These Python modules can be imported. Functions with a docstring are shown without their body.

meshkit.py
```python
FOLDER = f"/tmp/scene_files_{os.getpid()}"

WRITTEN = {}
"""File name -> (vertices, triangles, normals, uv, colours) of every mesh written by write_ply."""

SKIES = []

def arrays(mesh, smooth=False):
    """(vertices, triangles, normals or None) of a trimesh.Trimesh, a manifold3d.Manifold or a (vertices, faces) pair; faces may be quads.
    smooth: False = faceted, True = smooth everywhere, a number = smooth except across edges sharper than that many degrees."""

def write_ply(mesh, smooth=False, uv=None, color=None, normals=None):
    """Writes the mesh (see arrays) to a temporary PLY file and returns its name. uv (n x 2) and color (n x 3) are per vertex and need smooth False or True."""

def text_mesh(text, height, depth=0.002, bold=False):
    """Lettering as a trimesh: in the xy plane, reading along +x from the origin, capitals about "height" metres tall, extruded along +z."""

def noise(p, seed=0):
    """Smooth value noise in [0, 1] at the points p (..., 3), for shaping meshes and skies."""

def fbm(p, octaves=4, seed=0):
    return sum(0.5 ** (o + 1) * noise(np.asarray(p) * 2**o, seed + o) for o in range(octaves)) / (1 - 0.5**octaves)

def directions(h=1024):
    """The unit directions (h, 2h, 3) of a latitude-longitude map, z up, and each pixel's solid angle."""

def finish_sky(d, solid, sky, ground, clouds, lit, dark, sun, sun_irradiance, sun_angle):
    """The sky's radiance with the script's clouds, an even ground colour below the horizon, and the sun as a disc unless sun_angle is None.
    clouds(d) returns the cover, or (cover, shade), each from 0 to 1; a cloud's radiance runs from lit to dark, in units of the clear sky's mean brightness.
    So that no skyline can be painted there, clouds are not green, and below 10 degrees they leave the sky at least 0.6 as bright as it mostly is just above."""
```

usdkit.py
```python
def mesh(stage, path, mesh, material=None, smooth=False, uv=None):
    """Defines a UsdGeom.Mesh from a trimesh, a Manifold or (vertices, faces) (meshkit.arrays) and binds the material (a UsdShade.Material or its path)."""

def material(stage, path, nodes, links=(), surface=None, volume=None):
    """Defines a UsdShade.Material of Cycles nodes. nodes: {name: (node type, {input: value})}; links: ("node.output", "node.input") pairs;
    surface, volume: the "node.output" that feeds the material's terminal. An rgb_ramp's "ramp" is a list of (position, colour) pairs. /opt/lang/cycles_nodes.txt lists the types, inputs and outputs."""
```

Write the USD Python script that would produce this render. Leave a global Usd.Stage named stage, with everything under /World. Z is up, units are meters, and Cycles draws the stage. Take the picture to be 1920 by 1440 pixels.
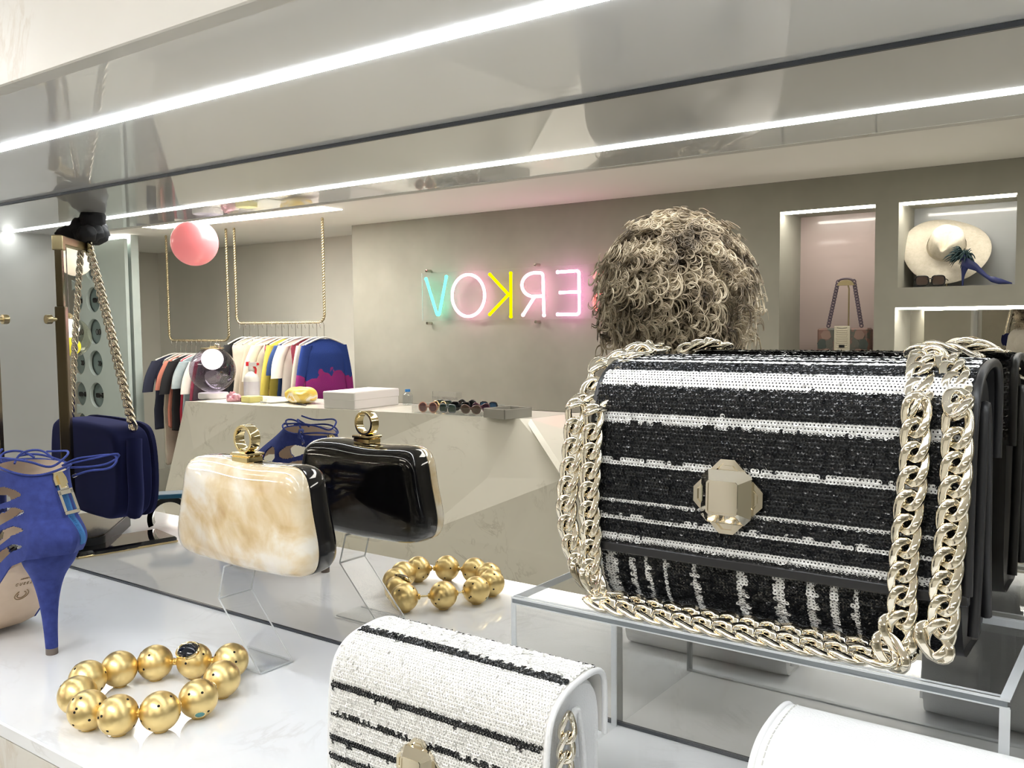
import math, random
import numpy as np, trimesh, manifold3d, shapely
from shapely.geometry import Polygon, box as sbox, Point
from shapely import affinity
from pxr import Usd, UsdGeom, UsdShade, UsdLux, Gf, Sdf, Vt
import usdkit, meshkit

stage = Usd.Stage.CreateInMemory()
UsdGeom.SetStageUpAxis(stage, 'Z'); UsdGeom.SetStageMetersPerUnit(stage, 1.0)
UsdGeom.Xform.Define(stage, '/World')
stage.SetDefaultPrim(stage.GetPrimAtPath('/World'))

# ---------------------------------------------------------------- camera, light, exposure
# World: x runs along the display mirror, the mirror stands in the plane y = 0 and looks towards -y
# (into the shop), z = 0 is the top of the marble display shelf. The shop floor is at z = -1.2.
FPX, YAW, PITCH, ROLL = 1700.57, math.radians(36.0103), math.radians(-3.7314), math.radians(-.54356)
EYE = np.array([0, -.58137, .30])
EXPOSURE = 0.1
ROOM = 1.0          # strength of the shop's ceiling lamps
LED = 1.0           # strength of the display's light strip
def _axes():
    f = np.array([-math.sin(YAW)*math.cos(PITCH), math.cos(YAW)*math.cos(PITCH), math.sin(PITCH)])
    r = np.array([math.cos(YAW), math.sin(YAW), 0.]); u = np.cross(r, f)
    c, s = math.cos(ROLL), math.sin(ROLL)
    return c*r+s*u, -s*r+c*u, f
_r, _u, _f = _axes()
cam = UsdGeom.Camera.Define(stage, '/World/camera')
m = np.eye(4); m[0, :3], m[1, :3], m[2, :3], m[3, :3] = _r, _u, -_f, EYE
cam.AddTransformOp().Set(Gf.Matrix4d(*m.ravel().tolist()))
cam.CreateHorizontalApertureAttr(36.0); cam.CreateFocalLengthAttr(36.0*FPX/1920)
cam.CreateClippingRangeAttr(Gf.Vec2f(.01, 100)); cam.CreateExposureAttr(EXPOSURE)
dome = UsdLux.DomeLight.Define(stage, '/World/dome'); dome.CreateIntensityAttr(0.0); dome.CreateColorAttr(Gf.Vec3f(0, 0, 0))

# ---------------------------------------------------------------- helpers
used = {}
def numbered(path):
    n = used.get(path, -1) + 1; used[path] = n
    return path if n == 0 else f'{path}_{n:03d}'
def pth(p): return str(p.GetPath()) if p is not None else '/World'
def tag(p, label=None, cat=None, group=None, kind=None):
    for k, v in (('label', label), ('category', cat), ('group', group), ('kind', kind)):
        if v: p.SetCustomDataByKey(k, v)
    return p
def obj(name, mesh, mat, parent=None, smooth=35, label=None, kind=None):
    path = numbered(pth(parent) + '/' + name)
    p = usdkit.mesh(stage, path, mesh, M[mat] if isinstance(mat, str) else mat, smooth).GetPrim()
    return tag(p, label, kind=kind)
def thing(name, label, cat, loc=(0, 0, 0), rotz=0, group=None, kind=None):
    x = UsdGeom.Xform.Define(stage, numbered('/World/' + name))
    x.AddTranslateOp().Set(Gf.Vec3d(*map(float, loc))); x.AddRotateZOp().Set(math.degrees(rotz))
    return tag(x.GetPrim(), label, cat, group, kind)
def single(name, mesh, mat, label, cat, group=None, kind=None, smooth=35):
    return tag(obj(name, mesh, mat, None, smooth), label, cat, group, kind)
def struct(name, mesh, mat, smooth=30, parent=None):
    return obj(name, mesh, mat, parent, smooth, kind='structure')
def dup(root, loc, rotz, label, group=None, name=None):
    was = root.GetCustomData()
    r = thing(name or root.GetName(), label, was['category'], loc, rotz, group or was.get('group'))
    r.GetReferences().AddInternalReference(root.GetPath()); r.SetInstanceable(True)
    return r
def copy_part(first, name, parent, matrix):
    """a part that has the mesh of the part 'first' under another matrix (4 x 4, columns)"""
    p = stage.DefinePrim(numbered(pth(parent) + '/' + name), 'Mesh')
    p.GetReferences().AddInternalReference(first.GetPath())
    UsdGeom.Xformable(p).MakeMatrixXform().Set(Gf.Matrix4d(*np.asarray(matrix, float).T.ravel().tolist()))
    return p
class MB:
    """collects pieces of one part"""
    def __init__(s): s.v, s.f, s.n = [], [], 0
    def add(s, mesh):
        if hasattr(mesh, 'to_mesh'):
            t = mesh.to_mesh(); v, f = np.array(t.vert_properties)[:, :3], np.array(t.tri_verts)
        elif isinstance(mesh, (tuple, list)):
            v, f = np.asarray(mesh[0], float), np.asarray(mesh[1], int)
            if f.shape[1] == 4: f = np.vstack([f[:, [0, 1, 2]], f[:, [0, 2, 3]]])
        elif isinstance(mesh, MB): v, f = mesh.mesh
        else: v, f = np.array(mesh.vertices), np.array(mesh.faces)
        s.v.append(v); s.f.append(f + s.n); s.n += len(v); return s
    @property
    def mesh(s): return np.vstack(s.v), np.vstack(s.f)
def tm(mesh):
    v, f = MB().add(mesh).mesh
    return trimesh.Trimesh(v, f, process=False)
def xf(mesh, t=(0, 0, 0), rx=0, ry=0, rz=0, s=1):
    v, f = MB().add(mesh).mesh
    v = v*np.asarray(s, float)
    for a, i, j in ((rx, 1, 2), (ry, 2, 0), (rz, 0, 1)):
        if a:
            c, q = math.cos(a), math.sin(a); w = v.copy(); w[:, i] = c*v[:, i]-q*v[:, j]; w[:, j] = q*v[:, i]+c*v[:, j]; v = w
    return v+np.asarray(t, float), f
def bx(x0, x1, y0, y1, z0, z1, b=0):
    """box from corner to corner, with chamfered edges when b > 0"""
    lo, hi = np.array([x0, y0, z0], float), np.array([x1, y1, z1], float)
    lo, hi = np.minimum(lo, hi), np.maximum(lo, hi)
    if not b:
        m_ = trimesh.creation.box(hi-lo); m_.apply_translation((lo+hi)/2); return m_
    b = min(b, .49*float((hi-lo).min())); pts = []
    for c in np.ndindex(2, 2, 2):
        s = np.array(c)*2-1; p = np.where(s > 0, hi, lo)
        for k in range(3):
            q = p-s*b; q[k] = p[k]; pts.append(q)
    return manifold3d.Manifold.hull_points(np.array(pts))
def hull(pts): return manifold3d.Manifold.hull_points(np.asarray(pts, float))
def grid_faces(n, m, wrap=False):
    """quads of an n x m grid; wrap closes the second direction"""
    k = m if wrap else m-1
    i, j = np.meshgrid(np.arange(n-1), np.arange(k), indexing='ij'); i, j = i.ravel(), j.ravel(); j2 = (j+1) % m
    return np.stack([i*m+j, i*m+j2, (i+1)*m+j2, (i+1)*m+j], 1)
def loft(rings, cap=True):
    """closed rings (n x m x 3)"""
    rings = np.asarray(rings, float); n, m, _ = rings.shape
    v, f = rings.reshape(-1, 3), grid_faces(n, m, True)
    f = np.vstack([f[:, [0, 1, 2]], f[:, [0, 2, 3]]])
    if cap:
        for r, flip in ((0, True), (n-1, False)):
            c = len(v); v = np.vstack([v, rings[r].mean(0)]); j = np.arange(m)
            t = np.stack([r*m+j, r*m+(j+1) % m, np.full(m, c)], 1)
            f = np.vstack([f, t[:, ::-1] if flip else t])
    t = trimesh.Trimesh(v, f, process=False)
    return (v, f[:, ::-1]) if t.volume < 0 else (v, f)
def tube(path, r, n=8, closed=False, cap=True):
    p = np.asarray(path, float); k = len(p); r = np.broadcast_to(np.asarray(r, float), k)
    t = (np.roll(p, -1, 0)-np.roll(p, 1, 0)) if closed else np.gradient(p, axis=0)
    t /= np.maximum(np.linalg.norm(t, axis=1, keepdims=True), 1e-12)
    a = np.array([0, 0, 1.]) if abs(t[0, 2]) < .9 else np.array([1., 0, 0])
    nn = np.cross(t[0], a); nn /= np.linalg.norm(nn); N = [nn]
    for i in range(1, k):
        nn = N[-1]-t[i]*(N[-1]@t[i]); nn /= max(np.linalg.norm(nn), 1e-12); N.append(nn)
    N = np.array(N); B = np.cross(t, N); th = np.linspace(0, 2*np.pi, n, endpoint=False)
    rings = p[:, None]+r[:, None, None]*(np.cos(th)[None, :, None]*N[:, None]+np.sin(th)[None, :, None]*B[:, None])
    if closed: return loft(np.concatenate([rings, rings[:1]]), cap=False)
    return loft(rings, cap)
def lathe(prof, n=32, axis=(0, 0)):
    """profile of (radius, z), turned about z"""
    th = np.linspace(0, 2*np.pi, n, endpoint=False)
    return loft([[(r*math.cos(t)+axis[0], r*math.sin(t)+axis[1], z) for t in th] for r, z in ((max(r, 1e-5), z) for r, z in prof)])
def extr(poly, h):
    parts = [trimesh.creation.extrude_polygon(g, h, engine='earcut') for g in getattr(poly, 'geoms', [poly])]
    b = MB(); [b.add(q) for q in parts]; return b.mesh
def spline(pts, n, closed=False):
    from scipy.interpolate import CubicSpline
    p = np.asarray(pts, float)
    if closed: p = np.vstack([p, p[:1]])
    d = np.r_[0, np.cumsum(np.sqrt(np.linalg.norm(np.diff(p, axis=0), axis=1)))]
    cs = CubicSpline(d, p, bc_type='periodic' if closed else 'natural')
    q = cs(np.linspace(0, d[-1], 40*len(p)))
    L = np.r_[0, np.cumsum(np.linalg.norm(np.diff(q, axis=0), axis=1))]
    s = np.linspace(0, L[-1], n, endpoint=not closed)
    return np.stack([np.interp(s, L, q[:, k]) for k in range(q.shape[1])], 1)
def frame(t, up):
    """rotation whose columns are (t, b, n) with n as near to up as it gets"""
    t = np.asarray(t, float)/np.linalg.norm(t); n = np.asarray(up, float)-t*(t@np.asarray(up, float)); n /= np.linalg.norm(n)
    return np.stack([t, np.cross(n, t), n], 1)
def mat4(R=np.eye(3), t=(0, 0, 0), s=1):
    m_ = np.eye(4); m_[:3, :3] = np.asarray(R)*s; m_[:3, 3] = t; return m_
def ico(r, c=(0, 0, 0), sub=2, s=(1, 1, 1)):
    q = trimesh.creation.icosphere(sub, 1.0); return np.array(q.vertices)*np.asarray(s)*r+np.asarray(c, float), np.array(q.faces)
def rz_(a): c, s = math.cos(a), math.sin(a); return np.array([[c, -s, 0], [s, c, 0], [0, 0, 1.]])
def rx_(a): c, s = math.cos(a), math.sin(a); return np.array([[1., 0, 0], [0, c, -s], [0, s, c]])
def ry_(a): c, s = math.cos(a), math.sin(a); return np.array([[c, 0, s], [0, 1., 0], [-s, 0, c]])

# ---------------------------------------------------------------- materials
M = {}
def mk(name, nodes, links=(), surface='p.BSDF'):
    M[name] = usdkit.material(stage, '/World/Looks/' + name, nodes, links, surface)
def plain(name, col, rough=.5, metal=0, **k):
    mk(name, {'p': ('principled_bsdf', {'base_color': col, 'roughness': rough, 'metallic': metal, **k})})
def mottled(name, c1, c2, scale, rough=.5, detail=5, bump=0, bscale=60, pos=(.3, .7), dist=0., **k):
    nodes = {'g': ('geometry', {}), 'n': ('noise_texture', {'scale': scale, 'detail': detail, 'roughness': .6, 'distortion': dist}),
             'r': ('rgb_ramp', {'ramp': [(pos[0], c1), (pos[1], c2)]}), 'p': ('principled_bsdf', {'roughness': rough, **k})}
    links = [('g.position', 'n.vector'), ('n.fac', 'r.fac'), ('r.color', 'p.base_color')]
    if bump:
        nodes['bn'] = ('noise_texture', {'scale': bscale, 'detail': 3}); nodes['b'] = ('bump', {'strength': bump, 'distance': .002})
        links += [('g.position', 'bn.vector'), ('bn.fac', 'b.height'), ('b.normal', 'p.normal')]
    mk(name, nodes, links)
def marble(name, base, tint, vein, scale, rough, vamt=.5, thr=(.47, .5, .53), **k):
    mk(name, {'g': ('geometry', {}), 'n': ('noise_texture', {'scale': scale*.6, 'detail': 4, 'distortion': .6}),
              'r': ('rgb_ramp', {'ramp': [(.35, base), (.7, tint)]}),
              'v': ('noise_texture', {'scale': scale, 'detail': 6, 'roughness': .62, 'distortion': 1.6}),
              'vr': ('rgb_ramp', {'ramp': [(thr[0], (0, 0, 0)), (thr[1], (vamt,)*3), (thr[2], (0, 0, 0))]}),
              'w': ('noise_texture', {'scale': scale*1.3, 'detail': 2}), 'wr': ('rgb_ramp', {'ramp': [(.5, (0, 0, 0)), (.68, (1, 1, 1))]}),
              'mm': ('math', {'math_type': 'multiply'}), 'm': ('mix_color', {'b': vein}), 'p': ('principled_bsdf', {'roughness': rough, **k})},
       [('g.position', 'n.vector'), ('g.position', 'v.vector'), ('g.position', 'w.vector'), ('n.fac', 'r.fac'), ('v.fac', 'vr.fac'), ('w.fac', 'wr.fac'),
        ('vr.color', 'mm.value1'), ('wr.color', 'mm.value2'), ('mm.value', 'm.fac'), ('r.color', 'm.a'), ('m.result', 'p.base_color')])
def emit(name, col, strength): mk(name, {'e': ('emission', {'color': col, 'strength': strength})}, (), 'e.emission')
def pane(name, tint=(.97, .97, .97), gloss=(1, 1, 1), lo=.03, hi=.6, rough=0.):
    mk(name, {'t': ('transparent_bsdf', {'color': tint}), 'g': ('glossy_bsdf', {'color': gloss, 'roughness': rough}), 'f': ('layer_weight', {'blend': .5}),
              'w': ('math', {'math_type': 'power', 'value2': 4.0}), 'q': ('math', {'math_type': 'multiply_add', 'value2': hi, 'value3': lo}), 'x': ('mix_closure', {})},
       [('f.facing', 'w.value1'), ('w.value', 'q.value1'), ('q.value', 'x.fac'), ('t.BSDF', 'x.closure1'), ('g.BSDF', 'x.closure2')], 'x.closure')

marble('shelf_marble', (.83, .85, .88), (.78, .80, .84), (.62, .62, .63), 7, .06, .5)
marble('cream_marble', (.69, .67, .63), (.66, .635, .58), (.42, .31, .19), 9, .3, .6, (.46, .5, .54))
marble('counter_marble', (.86, .845, .77), (.81, .79, .71), (.42, .38, .30), 3.2, .2, .5)
marble('counter_marble_dark', (.58, .55, .48), (.54, .51, .44), (.40, .36, .29), 3.2, .2, .5)
mottled('plaster', (.305, .295, .25), (.37, .36, .31), 2.2, .75, 6)
mottled('plaster_grey', (.66, .65, .59), (.72, .71, .645), 2.2, .75, 6)
mottled('niche_grey', (.33, .33, .33), (.36, .36, .36), 3, .6)
mottled('niche_side', (.46, .46, .44), (.50, .50, .48), 6, .45, 3)
plain('ceiling_white', (.93, .92, .89), .8)
plain('lacquer', (.95, .95, .95), .25, coat_weight=1.0, coat_roughness=.01, coat_ior=2.1)
mottled('floor_stone', (.50, .49, .44), (.55, .54, .49), 1.5, .18, 5)
mk('mirror', {'p': ('principled_bsdf', {'base_color': (.69, .67, .625), 'metallic': 1.0, 'roughness': 0.0})})
plain('mirror_edge', (.035, .04, .05), .3)
plain('niche_mirror', (.74, .72, .66), 0.0, 1.0)
plain('pink_panel', (.50, .40, .385), .25, coat_weight=.6, coat_roughness=.04)
plain('grey_panel', (.40, .41, .42), .25, coat_weight=.6, coat_roughness=.04)
emit('led', (.90, .955, 1.0), 31*LED)
emit('lamp_soft', (1.0, .99, .965), 15*ROOM)
emit('led_room', (1.0, .985, .95), 58*ROOM)
emit('lamp_glow', (1.0, .99, .965), 17*ROOM)
emit('led_niche', (1.0, .98, .94), 40*ROOM)
# ---------------------------------------------------------------- the setting
ZF, ZC, H = -1.2, 1.09, .46543                # shop floor, shop ceiling, display ceiling
YB, YA, XA, XL = -4.5, -5.03, -5.235, -1.604   # shop's back wall, clothes alcove, its right-hand jamb, display's left side
struct('floor', bx(-11.2, 2.9, -5.45, .12, ZF-.06, ZF), 'floor_stone')
struct('ceiling', bx(-11.2, 2.9, -5.45, .12, ZC, ZC+.06), 'ceiling_white')
# back wall with three recesses
N1, N2, N3 = (-1.81, -1.293, -.55, .922), (-1.176, -.630, .476, .921), (-1.187, .25, -.25, .372)
ND = .36                                       # depth of the recesses
face = sbox(XA, ZF, 2.9, ZC).difference(sbox(N1[0], N1[2], N1[1], N1[3])).difference(sbox(N2[0], N2[2], N2[1], N2[3])).difference(sbox(N3[0], N3[2], N3[1], N3[3]))
struct('wall_back', xf(extr(face, ND), (0, YB, 0), rx=math.pi/2), 'plaster')
struct('wall_back_core', bx(XA, 2.9, YB-ND-.02, YB-.56, ZF, ZC), 'plaster')
for nm, N, mt in (('trim_1', N1, 'pink_panel'), ('trim_2', N2, 'grey_panel'), ('trim_3', N3, 'niche_mirror')):
    struct(nm, bx(N[0], N[1], YB-ND-.02, YB-ND+.004, N[2], N[3]), mt)
struct('wall_alcove', bx(-8.75, XA, YA-.06, YA, ZF, ZC), 'plaster_grey')
struct('wall_alcove_left', bx(-8.75, -8.69, YA, -4.685, ZF, ZC), 'plaster_grey')
struct('wall_far_left', bx(-11.2, -8.7501, -4.745, -4.685, ZF, ZC), 'plaster_grey')
struct('wall_left', bx(-11.2, -11.14, -4.685, 0, ZF, ZC), 'plaster_grey')
struct('wall_right', bx(2.84, 2.9, YB, 0, ZF, ZC), 'plaster')
# wall that holds the lit display recess
XR, S, FA = 1.25, .266, .2765
w = MB(); w.add(bx(-11.2, XL-.02, -.262, 0, ZF, ZC)).add(bx(XR+.02, 2.9, -.262, 0, ZF, ZC)).add(bx(XL-.02, XR+.02, -.262, 0, ZF, -.05)).add(bx(XL-.02, XR+.02, -.262, 0, H+.03, ZC))
struct('wall_front', w.mesh, 'plaster')
struct('wall_behind_mirror', bx(-11.2, 2.9, .012, .06, ZF, ZC), 'plaster')
struct('wall_display_left', bx(XL-.02, XL, -.262, .01, -.05, H+.02), 'niche_side')
struct('wall_display_right', bx(XR, XR+.02, -.262, .01, -.05, H+.02), 'niche_side')
sh = thing('display_shelf', 'white polished marble shelf under the mirror carrying the bags and jewellery', 'shelf')
obj('slab', bx(XL, XR, -S, .006, -.012, 0, .0012), 'shelf_marble', sh)
obj('front_edge', bx(XL-.02, XR+.02, -S+.0008, -.2621, -.13, -.0125), 'cream_marble', sh, label='cream veined marble face below the shelf')
# display ceiling: lacquered board in two halves with the light channel between
LY, LW = .1741, .0112
cl = thing('display_ceiling', 'grey glossy lacquered board above the display, mirroring what lies below', 'panel')
obj('board', bx(XL, XR, -FA+.004, -LY-LW/2, H, H+.02), 'lacquer', cl)
obj('board', bx(XL, XR, -LY+LW/2, .006, H, H+.02), 'lacquer', cl)
single('display_light_strip', bx(XL, XR, -LY-LW/2, -LY+LW/2, H-.0015, H+.006, .001), 'led', 'long white light strip let into the grey ceiling of the display', 'light strip')
single('marble_fascia', bx(XL-.02, XR+.02, -FA, -.2625, H-.0005, ZC-.02, .001), 'cream_marble', 'cream veined marble fascia above the display opening', 'panel')
mr = thing('display_mirror', 'wide tinted mirror standing at the back of the display shelf', 'mirror')
obj('pane', bx(XL, XR, 0.0, .005, .0015, H-.002), 'mirror', mr)
obj('edge', bx(XL, XR, -.0014, -.0001, 0.0002, .0028), 'mirror_edge', mr, label='dark bottom edge of the mirror')
obj('edge', bx(XL, XR, -.0014, -.0001, H-.0034, H-.0002), 'mirror_edge', mr, label='dark top edge of the mirror')
# light lines of the recesses
for N, lab in ((N1, 'slim light line in the top of the tall pink recess'), (N2, 'slim light line in the top of the hat recess'), (N3, 'slim light line in the top of the mirrored recess')):
    single('recess_light', bx(N[0]+.012, N[1]-.012, YB-.062, YB-.018, N[3]-.012, N[3]-.0005), 'led_niche', lab, 'light strip')
# light strip in the alcove ceiling
single('alcove_light', xf(bx(-.98, .98, -.095, .095, -.006, -.0005), (-5.53, -3.62, ZC), rz=math.atan2(-.08, 1.85)), 'led_room', 'white light strip in the ceiling above the hanging garment rails', 'light strip')
# flat light panels in the shop ceiling: one row above the walkway at the display, one above the counter
for x, y, where in ((-7.4, -2.5, 'in front of the eyewear board'), (-5.2, -3.3, 'above the globe lamp end of the counter'), (-2.8, -3.3, 'above the tray end of the counter'), (-.4, -3.3, 'in front of the lit wall recesses'),
                    (-6.2, -1.15, 'above the walkway beyond the bag stand'), (-3.2, -1.15, 'above the walkway between display and counter'), (-.4, -1.15, 'above the person with the curly hair'), (1.6, -2.2, 'near the right-hand wall')):
    t = thing('ceiling_light', 'flat white ceiling light panel ' + where, 'ceiling light', (x, y, ZC))
    obj('rim', MB().add(bx(-.63, .63, -.165, -.15, -.010, -.0005)).add(bx(-.63, .63, .15, .165, -.010, -.0005)).add(bx(-.63, -.615, -.15, .15, -.010, -.0005)).add(bx(.615, .63, -.15, .15, -.010, -.0005)).mesh, 'ceiling_white', t)
    obj('diffuser', bx(-.6149, .6149, -.1499, .1499, -.006, -.0006), 'lamp_glow' if y < -3 else 'lamp_soft', t)
# ---------------------------------------------------------------- bags of the display
plain('black_leather', (.016, .016, .018), .38)
mottled('white_leather', (.78, .79, .80), (.83, .84, .85), 30, .5, 3, bump=.25, bscale=900)
plain('white_piping', (.82, .83, .84), .45)
plain('stitch_white', (.62, .62, .60), .7)
plain('black_base', (.012, .012, .014), .7)
plain('white_base', (.82, .81, .78), .8)
plain('sequin_black', (.011, .012, .014), .14, specular_ior_level=.4)
plain('sequin_white', (.74, .74, .73), .3)
plain('sequin_ivory', (.90, .895, .87), .5)
plain('pale_gold', (.91, .84, .70), .07, 1.0)
plain('pale_gold_dark', (.55, .44, .28), .2, 1.0)

PROF = [(.040, .095), (.0405, .128), (.036, .1435), (.022, .1485), (0, .1475), (-.018, .1435), (-.031, .1345), (-.038, .119), (-.0415, .09), (-.043, .06), (-.0435, .037)]
LINK_T = np.linspace(0, 2*np.pi, 22, endpoint=False)
def link_mesh(a=.0094, b=.0051, h=.0017, wy=.0023, wz=.0014):
    P_ = np.stack([a*np.cos(LINK_T), b*np.sin(LINK_T), h*np.sin(2*LINK_T)], 1)
    T = np.roll(P_, -1, 0)-np.roll(P_, 1, 0); T /= np.linalg.norm(T, axis=1, keepdims=True)
    Z = np.tile([0, 0, 1.], (len(P_), 1)); Z -= T*(T*Z).sum(1, keepdims=True); Z /= np.linalg.norm(Z, axis=1, keepdims=True); B = np.cross(Z, T)
    sec = np.array([(1, 0), (.80, .75), (.45, 1), (-.45, 1), (-.80, .75), (-1, 0), (-.8, -.75), (0, -1), (.8, -.75)])
    rings = P_[:, None]+sec[None, :, :1]*wy*B[:, None]+sec[None, :, 1:]*wz*Z[:, None]
    return loft(np.concatenate([rings, rings[:1]]), cap=False)
def lay_chain(parent, pts, ups, pitch=.0114, first=None, name='chain_link', mesh=None, mat='pale_gold'):
    """links along a polyline; ups: outward direction at each waypoint"""
    pts, ups = np.asarray(pts, float), np.asarray(ups, float)
    q = spline(np.hstack([pts, ups]), 600); p, u = q[:, :3], q[:, 3:]
    L = np.r_[0, np.cumsum(np.linalg.norm(np.diff(p, axis=0), axis=1))]
    n = max(1, int(L[-1]/pitch)); out = first
    for k in range(n):
        s = (k+.5)*L[-1]/n; c = np.array([np.interp(s, L, p[:, i]) for i in range(3)]); up = np.array([np.interp(s, L, u[:, i]) for i in range(3)])
        t = np.array([np.interp(s+.004, L, p[:, i])-np.interp(s-.004, L, p[:, i]) for i in range(3)])
        mt = mat4(frame(t, up), c)
        if out is None:
            out = obj(name, mesh if mesh is not None else link_mesh(), mat, parent, 60)
            UsdGeom.Xformable(out).MakeMatrixXform().Set(Gf.Matrix4d(*mt.T.ravel().tolist()))
            first_m.append(mt)
        else:
            p_ = stage.DefinePrim(numbered(pth(parent)+'/'+name), 'Mesh'); p_.GetReferences().AddInternalReference(out.GetPath())
            UsdGeom.Xformable(p_).MakeMatrixXform().Set(Gf.Matrix4d(*mt.T.ravel().tolist()))
    return out
first_m = []
def sequin_proto(path, mat, r=.00145):
    th = np.linspace(0, 2*np.pi, 11, endpoint=False)
    ring = lambda rr, z: np.stack([rr*np.cos(th), rr*np.sin(th), np.full(11, z)], 1)
    v, f = loft([ring(r*.30, 0), ring(r*.62, .00003), ring(r, .00026)], cap=False)
    usdkit.mesh(stage, path, (v, f), M[mat], False)
def instancer(parent, name, groups, label=None):
    """one PointInscancer part; groups: (material, radius, [(position, rotation matrix)])"""
    path = numbered(pth(parent)+'/'+name)
    pi = UsdGeom.PointInstancer.Define(stage, path)
    pos, ori, idx = [], [], []
    for k, (mat, r, items) in enumerate(groups):
        pp = f'{path}/sequin_{k}' if k else f'{path}/sequin'
        sequin_proto(pp, mat, r); pi.CreatePrototypesRel().AddTarget(pp)
        for c, R in items:
            pos.append(Gf.Vec3f(*map(float, c))); idx.append(k)
            mq = Gf.Matrix3d(*np.asarray(R).T.ravel().tolist()); ori.append(Gf.Quath(mq.ExtractRotation().GetQuat()))
    pi.CreatePositionsAttr(Vt.Vec3fArray(pos)); pi.CreateOrientationsAttr(Vt.QuathArray(ori)); pi.CreateProtoIndicesAttr(Vt.IntArray(idx))
    return tag(pi.GetPrim(), label, kind='stuff')
def bend(c, n=400):
    q = spline(c, n); L = np.r_[0, np.cumsum(np.linalg.norm(np.diff(q, axis=0), axis=1))]
    t = np.gradient(q, axis=0); t /= np.linalg.norm(t, axis=1, keepdims=True)
    return q, L, t
def clasp(t, sc, mat='pale_gold'):
    """emerald-cut turn lock with two ringed plates behind it; local frame: x right, y = outwards, z up"""
    def octo(w, h, c): return np.array([(-w+c, -h), (w-c, -h), (w, -h+c), (w, h-c), (w-c, h), (-w+c, h), (-w, h-c), (-w, -h+c)])
    def ringed(w, h, c, d):
        o = Polygon(octo(w, h, c)); i = Polygon(octo(w-.0023*sc, h-.0023*sc, c*.86)); j = Polygon(octo(w-.0034*sc, h-.0034*sc, c*.80))
        b = MB(); b.add(extr(o.difference(i), d)).add(xf(extr(j, d*.72))).add(extr(o, d*.3)); return xf(b.mesh, rx=math.pi/2)
    def solid(levels):
        pts = np.vstack([np.column_stack([p[:, 0], np.full(len(p), -y), p[:, 1]]) for p, y in levels]); return hull(pts)
    a = obj('clasp_plate', ringed(.0125*sc, .0205*sc, .0085*sc, .0022*sc), mat, t, False)
    b = obj('clasp_plate', ringed(.0200*sc, .0120*sc, .0080*sc, .0016*sc), mat, t, False)
    g = MB().add(solid([(octo(.0143*sc, .0145*sc, .0038*sc), .0), (octo(.0145*sc, .0147*sc, .0038*sc), .0035*sc), (octo(.0090*sc, .0092*sc, .0012*sc), .0092*sc)]))
    c = obj('clasp_knob', g.mesh, mat, t, False)
    rim = Polygon(octo(.0090*sc, .0092*sc, .0012*sc)); tb = MB().add(extr(rim.difference(rim.buffer(-.0011*sc)), .0007*sc))
    d = obj('clasp_rim', xf(tb.mesh, (0, -.0091*sc, 0), rx=math.pi/2), mat, t, False)
    return [a, b, c, d]
def set_matrix(prims, mt):
    for p in prims: UsdGeom.Xformable(p).MakeMatrixXform().Set(Gf.Matrix4d(*mt.T.ravel().tolist()))
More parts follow.
